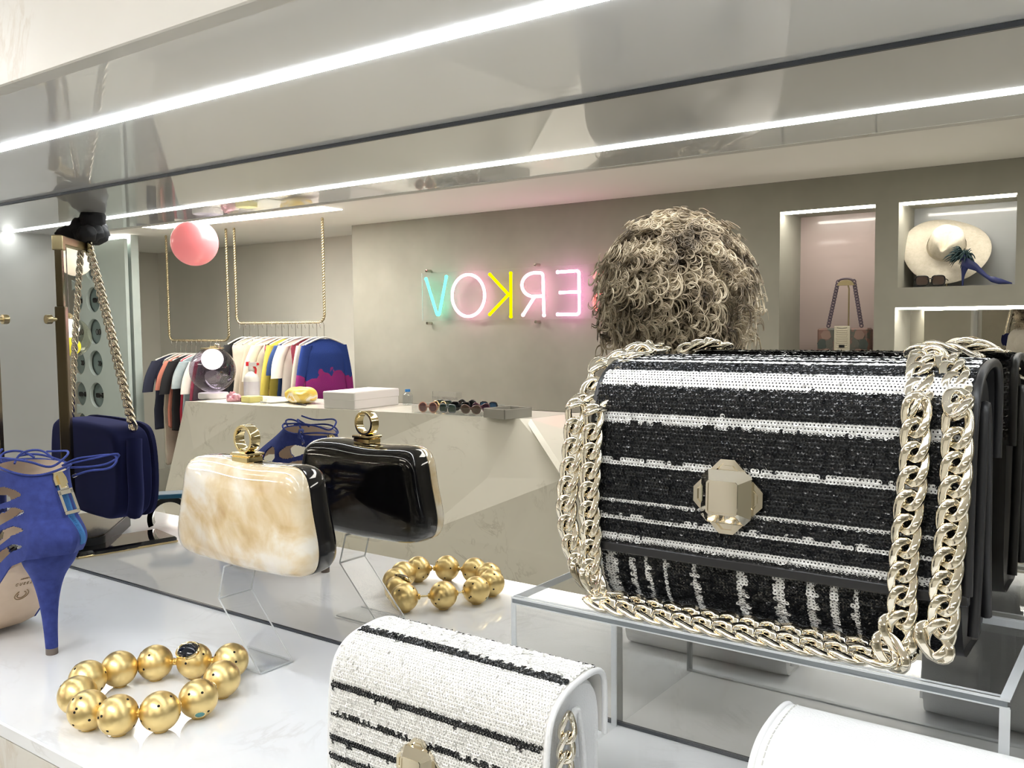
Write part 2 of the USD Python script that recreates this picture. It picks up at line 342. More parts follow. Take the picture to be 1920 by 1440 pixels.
def flap_bag(name, label, loc, W, sc, dark, bands, stripes, seed, sequins=True, rotz=0, group=None):
    rnd = np.random.default_rng(seed)
    t = thing(name, label, 'handbag', loc, rotz, group)
    lea, bas = ('black_leather', 'black_base') if dark else ('white_leather', 'white_base')
    q, L, tg = bend(np.array(PROF)*sc); nrm = np.stack([-tg[:, 1], tg[:, 0]], 1); nrm *= np.sign((nrm*(q-np.array([0, .08*sc]))).sum(1))[:, None]
    h = W/2
    # body: a softly pillowed case under the flap
    side = spline(np.array([(.036, .03), (.0365, .08), (.035, .125), (.020, .1435), (-.016, .139), (-.033, .12), (-.0375, .08), (-.037, .045), (-.0355, .028), (-.030, .010), (-.022, .001), (.0, .0), (.024, .001), (.033, .012)])*sc, 90, closed=True)
    rings = []
    for x, k in ((-h+.0065*sc, .90), (-h+.0035*sc, .965), (-h+.006*sc, .985), (-h+.014*sc, 1), (h-.014*sc, 1), (h-.006*sc, .985), (h-.0035*sc, .965), (h-.0065*sc, .90)):
        c0 = np.array([0, .07*sc]); r = (side-c0)*k+c0; r[:, 1] -= r[:, 1].min()*(1 if k < 1 else 0)
        rings.append(np.column_stack([np.full(len(r), x), r]))
    obj('body', loft(rings), lea, t, 50)
    # gusset folds at both ends
    for s in (-1, 1):
        fold = [np.column_stack([np.full(60, s*(h-.0005*sc-k*.0018*sc)), spline(np.array([(-.02, .012), (-.012, .05), (-.007, .10), (-.001, .128), (.008, .10), (.013, .05), (.02, .012)])*sc*[1-.25*k, 1], 60)]) for k in (0, .5, 1)]
        obj('gusset', tube(np.array(fold[0]), .0028*sc, 8), lea, t, 60)
    # flap: a bent sheet
    th = .0026*sc; out_, in_ = q, q-nrm*th
    sec = np.vstack([out_[::4], in_[::-1][::4]]); rr = [np.column_stack([np.full(len(sec), x), sec]) for x in np.linspace(-h, h, 9)]
    obj('flap', loft(rr, cap=False), bas if sequins else lea, t, 40)
    for s in (-1, 1):
        e = q[::6]-nrm[::6]*th*.4
        obj('flap_piping', tube(np.column_stack([np.full(len(e), s*h), e]), .0024*sc, 10), lea if dark else 'white_piping', t, 60)
    e = q[-1]-nrm[-1]*th*.5
    obj('flap_hem', bx(-h-.001*sc, h+.001*sc, e[0]-.0026*sc, e[0]+.0016*sc, e[1]-.0035*sc, e[1]+.0022*sc, .0008*sc), lea, t, 40)
    if not sequins:
        for s in (-1, 1):                      # stitched seam along the flap's edge
            b = MB(); d = 0
            while d < L[-1]-.003:
                i0, i1 = np.searchsorted(L, d), np.searchsorted(L, d+.0022)
                if i1 < len(q): b.add(tube([(s*(h-.006*sc), *(q[i0]+nrm[i0]*.0002)), (s*(h-.006*sc), *(q[i1]+nrm[i1]*.0002))], .00035, 5))
                d += .0034
            obj('stitching', b.mesh, 'stitch_white', t, False)
    if sequins:
        r = .00145 if dark else .00135
        dx, ds = (.00192, .00205) if dark else (.00200, .00190)
        cols = ([], [])
        nz = lambda a, b_: meshkit.noise(np.array([[a, b_, seed*3.7]]))[0]
        def put(c, tt, n, white):
            tilt = .20 if dark else .12
            q_ = 4.5 if rnd.random() < .035 else 1; R = frame((1, 0, 0), (0, n[0], n[1]))@rx_(tilt+rnd.normal(0, .13*q_))@ry_(rnd.normal(0, .13*q_))
            cols[0 if white else 1].append((c, R))
        s = .004*sc; row = 0
        while s < L[-1]-.002*sc:
            i = min(np.searchsorted(L, s), len(q)-1)
            for k in range(int((W-.004)/dx)):
                x = -h+.002+dx*(k+.5*(row % 2))+rnd.normal(0, .00012)
                w = nz(x*230, s*330)*.0026-.0013+rnd.normal(0, .0004)
                inband = any(a+w*.5 < s/sc < b+w*.5 for a, b in bands)
                white = inband if dark else not inband
                put((x, q[i, 0]+nrm[i, 0]*.0008+rnd.normal(0, .0001), q[i, 1]+nrm[i, 1]*.0008), None, nrm[i], white)
            s += ds; row += 1
        # lower front panel, stripes upright
        pc = spline(np.array([(-.0372, .036), (-.0366, .026), (-.0325, .013), (-.0265, .004)])*sc, 60); PL = np.r_[0, np.cumsum(np.linalg.norm(np.diff(pc, axis=0), axis=1))]
        s = .0008
        while s < PL[-1]:
            i = min(np.searchsorted(PL, s), 59); tt = pc[min(i+1, 59)]-pc[max(i-1, 0)]; n = np.array([tt[1], -tt[0]])/np.linalg.norm(tt)
            for k in range(int((W-.012*sc)/ds)):
                x = -h+.006*sc+ds*k+rnd.normal(0, .00012)
                w = nz(x*300, s*230)*.0018-.0009+rnd.normal(0, .0004)
                ins = any(a+w < x/sc < b+w for a, b in stripes)
                white = ins if dark else not ins
                put((x, pc[i, 0]+n[0]*.0009, pc[i, 1]+n[1]*.0009), None, n, white)
            s += dx
        instancer(t, 'sequins', [('sequin_white' if dark else 'sequin_ivory', r, cols[0])], 'white sequins' if dark else 'ivory sequins')
        instancer(t, 'sequins', [('sequin_black', r, cols[1])], 'black sequins')
    return t
pane('acrylic_thin', (.985, .987, .985), (1, 1, 1), .006, .12)
# --- acrylic riser under the black bag
pane('acrylic', (.985, .987, .985), (1, 1, 1), .025, .28)
mk('acrylic_edge', {'t': ('transparent_bsdf', {'color': (.80, .82, .83)}), 'g': ('principled_bsdf', {'base_color': (.80, .83, .86), 'roughness': .15}), 'x': ('mix_closure', {'fac': .62})},
   [('t.BSDF', 'x.closure1'), ('g.BSDF', 'x.closure2')], 'x.closure')
mk('acrylic_core', {'t': ('transparent_bsdf', {'color': (.62, .64, .66)}), 'g': ('principled_bsdf', {'base_color': (.30, .33, .36), 'roughness': .2}), 'x': ('mix_closure', {'fac': .45})}, [('t.BSDF', 'x.closure1'), ('g.BSDF', 'x.closure2')], 'x.closure')
BX0, BX1, BY0, BY1, BZ = -.3300, -.0535, -.1300, -.0042, .1297
ab = thing('acrylic_riser', 'clear acrylic box riser under the black and white sequin bag', 'display riser', (0, 0, 0))
tk = .0042
obj('top_panel', bx(BX0, BX1, BY0, BY1, BZ-tk, BZ), 'acrylic', ab, False)
obj('front_panel', bx(BX0, BX1, BY0, BY0+tk, 0.0004, BZ-tk-.0001), 'acrylic', ab, False)
obj('side_panel', bx(BX0, BX0+tk, BY0+tk, BY1, .0004, BZ-tk-.0001), 'acrylic', ab, False)
obj('side_panel', bx(BX1-tk, BX1, BY0+tk, BY1, .0004, BZ-tk-.0001), 'acrylic', ab, False)
for nm, b in (('front_edge', bx(BX0, BX1, BY0-.0003, BY0+.0006, BZ-.0008, BZ+.0003)), ('front_edge', bx(BX0, BX1, BY0-.0003, BY0+.0006, BZ-tk, BZ-tk+.0007)), ('front_edge', bx(BX0, BX1, BY0+tk*.75, BY0+tk, BZ-.0003, BZ+.0003)), ('side_edge', bx(BX0-.0003, BX0+.0004, BY0, BY1, BZ-tk, BZ+.0002)), ('side_edge', bx(BX1-tk, BX1+.0003, BY0, BY1, BZ+.0001, BZ+.0004)),
              ('back_edge', bx(BX0, BX1, BY1-.0025, BY1+.0003, BZ-tk, BZ+.0003)), ('corner_edge', bx(BX0-.0003, BX0+tk*.8, BY0-.0002, BY0+.0003, .0004, BZ-tk)), ('corner_edge', bx(BX1-tk, BX1+.0003, BY0-.0003, BY0+.0003, .0004, BZ-tk)),
              ('corner_edge', bx(BX0-.0003, BX0+.0003, BY0, BY0+tk, .0004, BZ-tk)), ('corner_edge', bx(BX0-.0002, BX0+tk, BY1-.0008, BY1+.0002, .0004, BZ-tk)), ('bottom_edge', bx(BX0, BX1, BY0-.0002, BY0+tk, .0002, .0012))):
    obj(nm, b, 'acrylic_edge', ab, False)
obj('edge_core', bx(BX0+.001, BX1-.001, BY0-.0002, BY0+.0002, BZ-tk+.0008, BZ-.0009), 'acrylic_core', ab, False, label='darker core of the front edge')
# --- black and white sequin bag
stripes_ = [(-.2752, -.2685), (-.2586, -.2558), (-.2486, -.2461), (-.237, -.2346), (-.2194, -.2154), (-.192, -.1867), (-.1706, -.1647), (-.1526, -.1481), (-.1405, -.1369), (-.1291, -.1264)]
BC = np.array([-.179, -.068, .1302])
bag1 = flap_bag('sequin_handbag', 'black sequin handbag with white stripes and heavy gold chain on the acrylic box', BC, .208, 1.0, True,
                [(.062, .066), (.070, .073), (.0815, .084), (.0878, .0912), (.0955, .100), (.112, .1235), (.1400, .1456), (.1678, .1712), (.1917, .1938), (.2008, .2042), (.2125, .2165)],
                [(a-BC[0], b-BC[0]) for a, b in stripes_], 5)
set_matrix(clasp(bag1, 1.0), mat4(rx_(-.05), (-.0155, -.0445, .0745)))
S1 = [[-.2800, -.058, .2838], [-.2860, -.066, .2800], [-.2905, -.0875, .2705], [-.2924, -.107, .2525], [-.2934, -.114, .2311], [-.2949, -.1155, .2115], [-.2970, -.1165, .1949], [-.2964, -.1165, .1768], [-.2911, -.1170, .1594], [-.2850, -.1170, .1450]]
S2 = [[-.2730, -.058, .2838], [-.2765, -.066, .2800], [-.2795, -.0875, .2695], [-.2799, -.107, .2500], [-.2805, -.114, .2287], [-.2808, -.1155, .2094], [-.2811, -.1165, .1917], [-.2800, -.1165, .1739], [-.2798, -.1170, .1544], [-.2787, -.1165, .1420]]
R1 = [[-.1055, -.1170, .1430], [-.1027, -.1175, .1520], [-.1026, -.1175, .1706], [-.1018, -.1170, .1891], [-.1008, -.1165, .2075], [-.0991, -.1155, .2258], [-.0988, -.1140, .2438], [-.0988, -.1090, .2572], [-.1022, -.0900, .2720], [-.1060, -.0640, .2820]]
R2 = [[-.0885, -.1180, .1430], [-.0845, -.1185, .1531], [-.0834, -.1180, .1713], [-.0821, -.1170, .1918], [-.0812, -.1165, .2098], [-.0803, -.1155, .2275], [-.0803, -.1140, .2451], [-.0811, -.1090, .2579], [-.0856, -.0900, .2715], [-.0985, -.0620, .2815]]
BOT1 = [[-.2770, -.1215, .1350], [-.2400, -.1225, .1337], [-.1752, -.1225, .1337], [-.1353, -.1215, .1337], [-.1075, -.1205, .1350]]
BOT2 = [[-.2740, -.1120, .1350], [-.2268, -.1110, .1337], [-.1834, -.1100, .1337], [-.1409, -.1090, .1337], [-.1020, -.1085, .1350]]
fr = lambda P_: [(0, -.35, 1) if z > .275 else (0, -1, 1) if z > .262 else (0, -1, .5) if z > .248 else (0, -1, 0) for x, y, z in P_]
k0 = None
for P_ in (S1, S2, R1, R2): k0 = lay_chain(bag1, np.array(P_)-BC, fr(P_), first=k0)
for P_ in (BOT1, BOT2): k0 = lay_chain(bag1, np.array(P_)-BC, [(0, -.35, 1)]*5, first=k0)
# corner links where the strap turns on the box, and the eyelets it passes through
for c, ax in ((S1[-1], (0, 0)), (S1[-1], (0, 0)), (S2[-1], (0, 0)), (R1[0], (0, 0)), (BOT1[-1], (0, 0)), (R2[0], (0, 0))):
    q = stage.DefinePrim(numbered(pth(bag1)+'/chain_link'), 'Mesh'); q.GetReferences().AddInternalReference(k0.GetPath())
    UsdGeom.Xformable(q).MakeMatrixXform().Set(Gf.Matrix4d(*mat4(frame((.6, 0, -.8), (0, -1, .6)), np.array(c)-BC+np.array([.001, -.001, .0035])).T.ravel().tolist()))
for x in (-.276, -.1025):
    th_ = np.linspace(0, np.pi, 15); b = MB()
    b.add(tube([(x-BC[0]+.007*math.cos(a), .010, .1475+.0085*math.sin(a)) for a in th_], .0017, 8))
    b.add(bx(x-BC[0]-.0085, x-BC[0]+.0085, .0055, .0145, .1470, .1500, .0008))
    obj('strap_eyelet', b.mesh, 'pale_gold', bag1, 60)
for x, k in ((-.276, 1), (-.1025, -1)):                                       # strap ends heaped behind the eyelets
    lay_chain(bag1, np.array([(x+.010*k, -.052, .2835), (x+.002*k, -.046, .2850), (x-.008*k, -.042, .2835), (x-.016*k, -.040, .2815)])-BC, [(0, .3, 1)]*4, first=k0, pitch=.0085)
# --- white sequin bag with black stripes in front
bag2 = flap_bag('white_sequin_handbag', 'white sequin handbag with thin black stripes standing in front of the acrylic box', (-.330, -.180, .0), .158, .745, False,
                [(.0545/1, .057), (.0880, .0972), (.1428, .1490), (.1672, .1704), (.1862, .1925), (.201, .2065)], [(-.06, -.05), (-.02, -.012), (.03, .042)], 9)
set_matrix(clasp(bag2, .80), mat4(rx_(-.06), (-.005, -.0330, .0520)))
WCH = [[.0800, -.010, .0940], [.0806, -.012, .0850], [.0808, -.014, .0750], [.0806, -.015, .0650], [.0804, -.015, .0550], [.0802, -.015, .0450], [.0800, -.015, .035]]
lay_chain(bag2, WCH, [(1, -.35, 0)]*7, pitch=.0088, mesh=link_mesh(.0070, .0042, .0013, .0018, .0012))
# --- plain white leather bag at the right front
bag3 = flap_bag('white_leather_handbag', 'plain white leather handbag with stitched flap edge, cut off by the lower right corner', (-.066, -.172, .0), .163, .765, False, [], [], 11, sequins=False)
# ---------------------------------------------------------------- clutch on its stand, bracelet
mk('horn', {'c': ('texture_coordinate', {}), 'n': ('noise_texture', {'scale': 9, 'detail': 4, 'roughness': .5, 'distortion': 2.2}), 'n2': ('noise_texture', {'scale': 34, 'detail': 5, 'distortion': 1.4}),
            'r': ('rgb_ramp', {'ramp': [(.30, (.50, .33, .14)), (.42, (.66, .51, .30)), (.50, (.74, .63, .45)), (.58, (.80, .75, .65)), (.70, (.83, .80, .75))]}), 'mx': ('mix_float', {'fac': .3}),
            'p': ('principled_bsdf', {'roughness': .12, 'coat_weight': .8, 'coat_roughness': .02})},
   [('c.object', 'n.vector'), ('c.object', 'n2.vector'), ('n.fac', 'mx.a'), ('n2.fac', 'mx.b'), ('mx.result', 'r.fac'), ('r.color', 'p.base_color')])
plain('black_lacquer', (.006, .006, .008), .06, coat_weight=.5, coat_roughness=.02)
plain('bright_gold', (.90, .74, .42), .06, 1.0)
plain('matte_gold', (.82, .63, .29), .36, 1.0)
plain('hole_black', (.004, .003, .002), .8)
def ofs(poly, d):
    t = np.roll(poly, -1, 0)-np.roll(poly, 1, 0); t /= np.linalg.norm(t, axis=1, keepdims=True)
    return poly-np.column_stack([t[:, 1], -t[:, 0]])*d
CL = np.array([-.6575, -.070, .0885])
outline = spline(np.array([(-.066, .0015), (-.083, .007), (-.0885, .020), (-.086, .040), (-.0795, .062), (-.0755, .078), (-.068, .0895), (-.052, .0935), (-.025, .0935), (0, .0915), (.028, .0915), (.054, .0925), (.070, .089), (.0775, .077), (.0805, .060), (.0855, .038), (.0875, .020), (.082, .007), (.066, .001), (.03, -.0005), (0, -.001), (-.03, .0)])*[1.03, 1.02], 120, closed=True)
if Polygon(outline).exterior.is_ccw is False: outline = outline[::-1]
def shell(levels, dome):
    """levels: (inset, y); the last ring closes with a soft dome"""
    rings = [np.column_stack([p[:, 0], np.full(len(p), y), p[:, 1]]) for p, y in ((ofs(outline, d), y) for d, y in levels)]
    last = rings[-1]; c = last.mean(0); y0 = last[0, 1]
    for k in (.93, .8, .6, .35, .12):
        r = c+(last-c)*k; r[:, 1] = y0+dome*(1-k**2.2); rings.append(r)
    return loft(rings)
cu = thing('clutch_bag', 'hard cream marbled clutch with black back and gold ring on a clear stand', 'clutch bag', CL)
obj('front_shell', shell([(.0015, -.0052), (.0002, -.0056), (0, -.009), (.0006, -.0135), (.0026, -.0175), (.006, -.0205), (.011, -.0222)], -.0030), 'horn', cu, 60)
obj('back_shell', shell([(.0015, -.0048), (0, -.0044), (0, .004), (.0012, .012), (.0040, .0175), (.0085, .0212), (.014, .0228)], .0030), 'black_lacquer', cu, 60, label='black lacquered back half')
obj('hinge', bx(-.045, .045, -.0062, -.0038, -.0022, .0012, .0006), 'bright_gold', cu)
obj('clasp_base', MB().add(bx(-.0135, .0095, -.0125, .0045, .0925, .0985, .001)).add(bx(-.0145, .0105, -.0135, .0055, .0985, .1012, .0008)).mesh, 'bright_gold', cu)
th = np.linspace(0, 2*np.pi, 48, endpoint=False); ring = MB()
sq = [(.0098, -.0045), (.0102, -.0051), (.0122, -.0051), (.0126, -.0045), (.0126, .0045), (.0122, .0051), (.0102, .0051), (.0098, .0045)]
ring.add(loft(np.concatenate([[[(r*math.cos(a), y, r*math.sin(a)) for r, y in sq] for a in th], [[(r, y, 0) for r, y in sq]]]), cap=False))
obj('clasp_ring', xf(ring.mesh, (-.002, -.004, .1132)), 'bright_gold', cu, 40, label='polished gold finger ring')
stp = MB()
for i, ((xa, za), (xb, zb)) in enumerate((((-.630, .0880), (-.6740, .0880)), ((-.6740, .0880), (-.6834, .058)), ((-.6834, .058), (-.628, .0016)), ((-.628, .0016), (-.690, .0016)))):
    d = np.array([xb-xa, zb-za]); n = np.array([-d[1], d[0]])/np.linalg.norm(d)*.0013
    stp.add(hull([(x+sx*n[0], y, z+sx*n[1]) for x, z in ((xa, za), (xb, zb)) for sx in (-1, 1) for y in (-.0912, -.0555)]))
st = thing('clutch_stand', 'clear bent acrylic stand holding the cream clutch', 'display stand')
obj('sheet', stp.mesh, 'acrylic_thin', st, False)
for y in (-.0912, -.0555):
    e = MB()
    for (xa, za), (xb, zb) in (((-.6740, .0880), (-.6834, .058)), ((-.6834, .058), (-.628, .0016)), ((-.628, .0016), (-.690, .0016))): e.add(tube([(xa, y, za), (xb, y, zb)], .00075, 6))
    obj('sheet_edge', e.mesh, 'acrylic_edge', st, False)
for (x, z) in ((-.6834, .058), (-.628, .0016), (-.674, .088)):
    obj('bend', tube([(x, -.0912, z), (x, -.0555, z)], .0010, 6), 'acrylic_edge', st, False)
# bracelet of eleven gold beads
BEAD = [(-.6219, -.2254), (-.6015, -.2039), (-.5986, -.173), (-.616, -.1388), (-.6440, -.1090), (-.6700, -.1270), (-.6942, -.1487), (-.7065, -.1742), (-.7075, -.2010), (-.682, -.2234), (-.6489, -.2333)]
BR = .0147; rnd = np.random.default_rng(3)
bc = np.mean(BEAD, 0)
br = thing('bead_bracelet', 'bracelet of large satin gold beads pierced with tiny holes, lying on the shelf', 'bracelet', (bc[0], bc[1], 0))
beads = []
for k, (x, y) in enumerate(BEAD):
    c = np.array([x-bc[0], y-bc[1], BR+.0003]); a = math.atan2(c[1], c[0])
    b = obj('bead', ico(BR, c, 4), 'matte_gold', br, True); beads.append(b)
    hm = MB(); dirs = [np.array([math.cos(a+p)*math.cos(q), math.sin(a+p)*math.cos(q), math.sin(q)]) for p, q in [(rnd.uniform(-3.1, 3.1), rnd.uniform(-.75, 1.05)) for _ in range(9)]]
    for d in dirs:
        hm.add(xf(MB().add(lathe([(.00085, -.0003), (.00085, .00012), (.0002, .00014)], 10)).mesh, (0, 0, 0)) if False else (lambda v_f, R: (v_f[0]@R.T+c+d*BR, v_f[1]))(lathe([(.001, -.0004), (.001, .00013), (.0001, .00015)], 10), frame(np.cross(d, (.3, .5, .81)), d)))
    obj('hole', hm.mesh, 'hole_black', b, False, kind='stuff')
    obj('foot', xf(lathe([(.0052, .0), (.0056, .0008), (.0050, .0018)], 20), (c[0], c[1], .0001)), 'matte_gold', b, 50)
    n = np.array([*BEAD[(k+1) % 11], 0])-np.array([*BEAD[k], 0]); ln = np.linalg.norm(n); n /= ln
    sp = MB(); R = frame(np.cross(n, (0, 0, 1)), n)
    for s in (BR*.97, ln-BR*.97-.002):
        v, f = lathe([(.0012, -.0005), (.0030, 0), (.0034, .0008), (.0026, .0018), (.0012, .0024)], 16); sp.add((v@R.T+c+n*s, f))
    sp.add(tube([c+n*BR*.9, c+n*(ln-BR*.9)], .0011, 8))
    obj('spacer', sp.mesh, 'bright_gold', br, 50)
def cabochon(k, d, r, mat, tilt=1.25, name='stone', label=None):
    c = np.array([BEAD[k][0]-bc[0], BEAD[k][1]-bc[1], BR]); d = np.array(d, float)/np.linalg.norm(d); R = frame(np.cross(d, (0, 0, 1)), d)
    v, f = lathe([(1.0, -.1), (1.0, .05), (.85, .22), (.5, .36), (.05, .42)], 28); obj(name, ((v*[r*tilt, r, r])@R.T+c+d*BR*.93, f), mat, beads[k], 50, label=label)
    v, f = lathe([(1.16, -.2), (1.2, .05), (1.1, .16), (1.0, .05)], 28); obj('setting', ((v*[r*tilt, r, r])@R.T+c+d*BR*.93, f), 'bright_gold', beads[k], 50)
mk('agate', {'c': ('texture_coordinate', {}), 's': ('separate_xyz', {}), 'r': ('rgb_ramp', {'ramp': [(.0, (.004, .006, .012)), (1, (.006, .008, .015))]}), 'p': ('principled_bsdf', {'roughness': .05, 'base_color': (.006, .008, .014)})}, [])
plain('teal_stone', (.10, .30, .30), .15); plain('clear_stone', (.75, .78, .78), .08, transmission_weight=.5)
cabochon(5, (.10, -.55, .95), .0078, 'agate', label='black oval stone with a white streak')
cc = np.array([BEAD[5][0]-bc[0], BEAD[5][1]-bc[1], BR]); dd = np.array((.10, -.55, .95)); dd /= np.linalg.norm(dd); RR = frame(np.cross(dd, (0, 0, 1)), dd)
obj('streak', tube([cc+dd*(BR*.93+.0029-.0012*abs(s)**2)+RR[:, 0]*s*.0072+RR[:, 1]*.0012*s for s in np.linspace(-1, 1, 9)], .00035, 6), 'sequin_white', beads[5], False)
cabochon(2, (.75, -.45, -.62), .0034, 'teal_stone', 1.1, label='small teal stone'); cabochon(0, (-.25, -.75, -.66), .0036, 'clear_stone', 1.1, label='small clear stone')

# ---------------------------------------------------------------- blue lace-up shoe
mk('blue_suede', {'g': ('geometry', {}), 'n': ('noise_texture', {'scale': 160, 'detail': 4}), 'n2': ('noise_texture', {'scale': 2600, 'detail': 2}), 'r': ('rgb_ramp', {'ramp': [(.3, (.032, .046, .19)), (.7, (.046, .064, .25))]}),
                  'b': ('bump', {'strength': .35, 'distance': .0006}), 'p': ('principled_bsdf', {'roughness': .9, 'sheen_weight': .35, 'sheen_roughness': .4, 'sheen_tint': (.3, .4, 1.0), 'specular_ior_level': .15})},
   [('g.position', 'n.vector'), ('g.position', 'n2.vector'), ('n.fac', 'r.fac'), ('r.color', 'p.base_color'), ('n2.fac', 'b.height'), ('b.normal', 'p.normal')])
mottled('sole_leather', (.66, .50, .36), (.70, .545, .40), 60, .45, 3)
plain('lining', (.70, .58, .46), .7); plain('zip_blue', (.04, .17, .42), .6); plain('heel_tip', (.16, .13, .11), .5); plain('stamp', (.30, .20, .10), .6)
SH = np.array([-.830, -.168, 0.])
def sole_z(x):      # x measured from the heel's back towards the toe (positive forwards), metres
    return float(np.interp(x, [-.01, .0, .02, .045, .07, .09, .11, .13, .24], [.0995, .0985, .0950, .0860, .0660, .0440, .0220, .0080, .0060]))
def sole_w(x): return float(np.interp(x, [-.01, 0, .006, .02, .05, .08, .11, .14, .17, .20, .225, .24], [.002, .012, .020, .0262, .0275, .0255, .031, .036, .034, .025, .012, .002]))
def foot_outline(n=121):
    """heel back -> toe -> heel back; angle 0 is the heel's back, positive on the mirror side"""
    xs = np.r_[np.linspace(-.010, .02, 14)[:-1], np.linspace(.02, .24, 48)]
    a = [(x, sole_w(x)) for x in xs]; return np.array(a)
FO = foot_outline(); FA_ = np.r_[0, np.cumsum(np.linalg.norm(np.diff(FO, axis=0), axis=1))]; FA_ /= FA_[-1]
def upper(th, h):
    """point of the shoe's upper: th in [-pi, pi] around (0 = heel), h from the sole (0) to the collar (1). World: heel towards +x."""
    a = abs(th)/math.pi; s = 1 if th >= 0 else -1
    f = a**1.25
    bx_, by_ = np.interp(f, FA_, FO[:, 0]), np.interp(f, FA_, FO[:, 1])*s
    bz = sole_z(bx_)
    cx, rx, ry = .052, .0345, .0300; tx, ty, tz = cx-rx*math.cos(th), ry*math.sin(th), .1735-.004*math.cos(th)
    w = h**(1.0+1.3*a); wz = h**(1.0)
    x = bx_+(tx-bx_)*w; y = by_+(ty-by_)*h**.8; z = bz+(tz-bz)*wz
    bulge = math.sin(min(1, h*2.2)*math.pi)*.0105*max(0, math.cos(th))**2
    x -= bulge+.006*math.sin(h*math.pi)*max(0, math.cos(th)); y *= 1+.10*math.sin(min(1, h*2)*math.pi)*(1-a)
    return np.array([-x+.031, y, z])
def cut(th, h):
    """the lattice of almond openings on both sides and over the instep"""
    a = abs(th)
    if a < .80 or h > .93: return False
    for c0, c1, hh, r in ((1.35, .50, .80, .068), (1.30, .52, .605, .066), (1.30, .50, .41, .062), (1.30, .48, .225, .055), (2.20, .26, .80, .06), (2.18, .26, .60, .06), (2.2, .26, .40, .06), (2.75, .2, .70, .06), (2.75, .2, .50, .06), (2.75, .20, .30, .05)):
        u, v = (a-c0)/c1, (h-hh-.05*(a-c0))/r
        if abs(u) < 1 and abs(v) < (1-u*u)**.8: return True
    return False
def make_shoe(name, label, loc, rot=0, detail=True):
    t = thing(name, label, 'shoe', loc, rot)
    nt, nh = 300, 110; T_ = np.linspace(-math.pi, math.pi, nt); H_ = np.linspace(0, 1, nh)
    G = np.array([[upper(a, b) for b in H_] for a in T_]); keep = np.array([[not cut(a, b) for b in H_] for a in T_])
    N = np.cross(np.gradient(G, axis=0), np.gradient(G, axis=1)); N /= np.maximum(np.linalg.norm(N, axis=2, keepdims=True), 1e-9)
    if (N[nt//2, nh//2]*(G[nt//2, nh//2]-G[:, nh//2].mean(0))).sum() < 0: N = -N
    q = grid_faces(nt, nh); kf = keep.ravel()[q].all(1); q = q[kf]
    o, i_ = G.reshape(-1, 3), (G-N*.0018).reshape(-1, 3); n0 = len(o)
    e = np.vstack([q[:, [0, 1]], q[:, [1, 2]], q[:, [2, 3]], q[:, [3, 0]]]); key = np.sort(e, 1); _, inv, cnt = np.unique(key, axis=0, return_inverse=True, return_counts=True)
    be = e[cnt[inv.ravel()] == 1]; rim = np.column_stack([be[:, 1], be[:, 0], be[:, 0]+n0, be[:, 1]+n0])
    test = trimesh.Trimesh(o, np.vstack([q[:, [0, 1, 2]], q[:, [0, 2, 3]]]), process=False); out_ok = (test.face_normals[0]*N.reshape(-1, 3)[q[0, 0]]).sum() > 0
    if not out_ok: q = q[:, ::-1]; rim = rim[:, ::-1]
    def clean(v, f):
        m_ = trimesh.Trimesh(v, np.vstack([f[:, [0, 1, 2]], f[:, [0, 2, 3]]]), process=False); m_.remove_unreferenced_vertices(); return m_
    obj('upper', clean(np.vstack([o, i_]), np.vstack([q, rim])), 'blue_suede', t, 40)
    obj('lining', clean(i_, q[:, ::-1]), 'lining', t, 40, label='beige leather lining')
    # sole: a thin leather board under the foot
    xs = np.linspace(.012, .238, 70); rings = []
    for x in xs:
        w, z = sole_w(x)*(.97 if x > .05 else .60), sole_z(x)+(.0015 if x < .05 else 0); rings.append([(-x+.031, s*w, z+dz) for s, dz in ((-1, .0005), (-.6, -.0030), (0, -.0036), (.6, -.0030), (1, .0005), (.6, .0010), (0, .0012), (-.6, .0010))])
    obj('sole', loft(rings), 'sole_leather', t, 40, label='beige leather sole')
    # heel: sweeps from the seat down to a slim tip at the origin
    hp = spline(np.array([(.0045, .100, .024, .0262), (.0020, .088, .0210, .0225), (-.0005, .076, .0150, .0160), (-.0015, .062, .0100, .0112), (-.0015, .045, .0074, .0080), (-.0008, .025, .0060, .0062), (0, .0062, .0054, .0054)]), 40)
    rings = [[(cx_+rx_1*math.cos(a)*(1.0 if math.cos(a) > 0 else .9), ry_1*math.sin(a), z) for a in np.linspace(0, 2*np.pi, 28, endpoint=False)] for cx_, z, rx_1, ry_1 in hp]
    obj('heel', loft(rings), 'blue_suede', t, 60)
    obj('heel_tip', lathe([(.0053, .0062), (.0053, .0004), (.0050, 0)], 28), 'heel_tip', t, 40, label='dark heel tip')
    if not detail: return t
    # zip down the back with its pull
    za = .12; zl = np.array([upper(za+.10*(1-k)**2, h)+np.array([.0008, 0, 0]) for k, h in zip(np.linspace(0, 1, 60), np.linspace(.12, .96, 60))])
    zb = MB()
    for k in range(len(zl)-1):
        d = zl[k+1]-zl[k]; zb.add(hull([zl[k+j]+np.array([dx, dy, 0]) for j in (0, 1) for dx in (-.0003, .0006) for dy in (-.0036, .0036)]))
    zp = obj('zip', zb.mesh, 'zip_blue', t, False, label='lighter blue zip tape')
    tb = MB()
    for k in range(0, 58):
        c = zl[k]; tb.add(bx(c[0]+.0004, c[0]+.0014, c[1]-.0013, c[1]+.0013, c[2]-.0004, c[2]+.0005))
    obj('zip_teeth', tb.mesh, 'zip_blue', zp, False, kind='stuff')
    zc = zl[-4]; dirn = (zl[-4]-zl[-24]); dirn /= np.linalg.norm(dirn); out = np.array([1, -.10, 0.]); out -= dirn*(out@dirn); out /= np.linalg.norm(out); side = np.cross(out, dirn)
    P3 = lambda o_, s_, d_: zc+out*o_+side*s_+dirn*d_
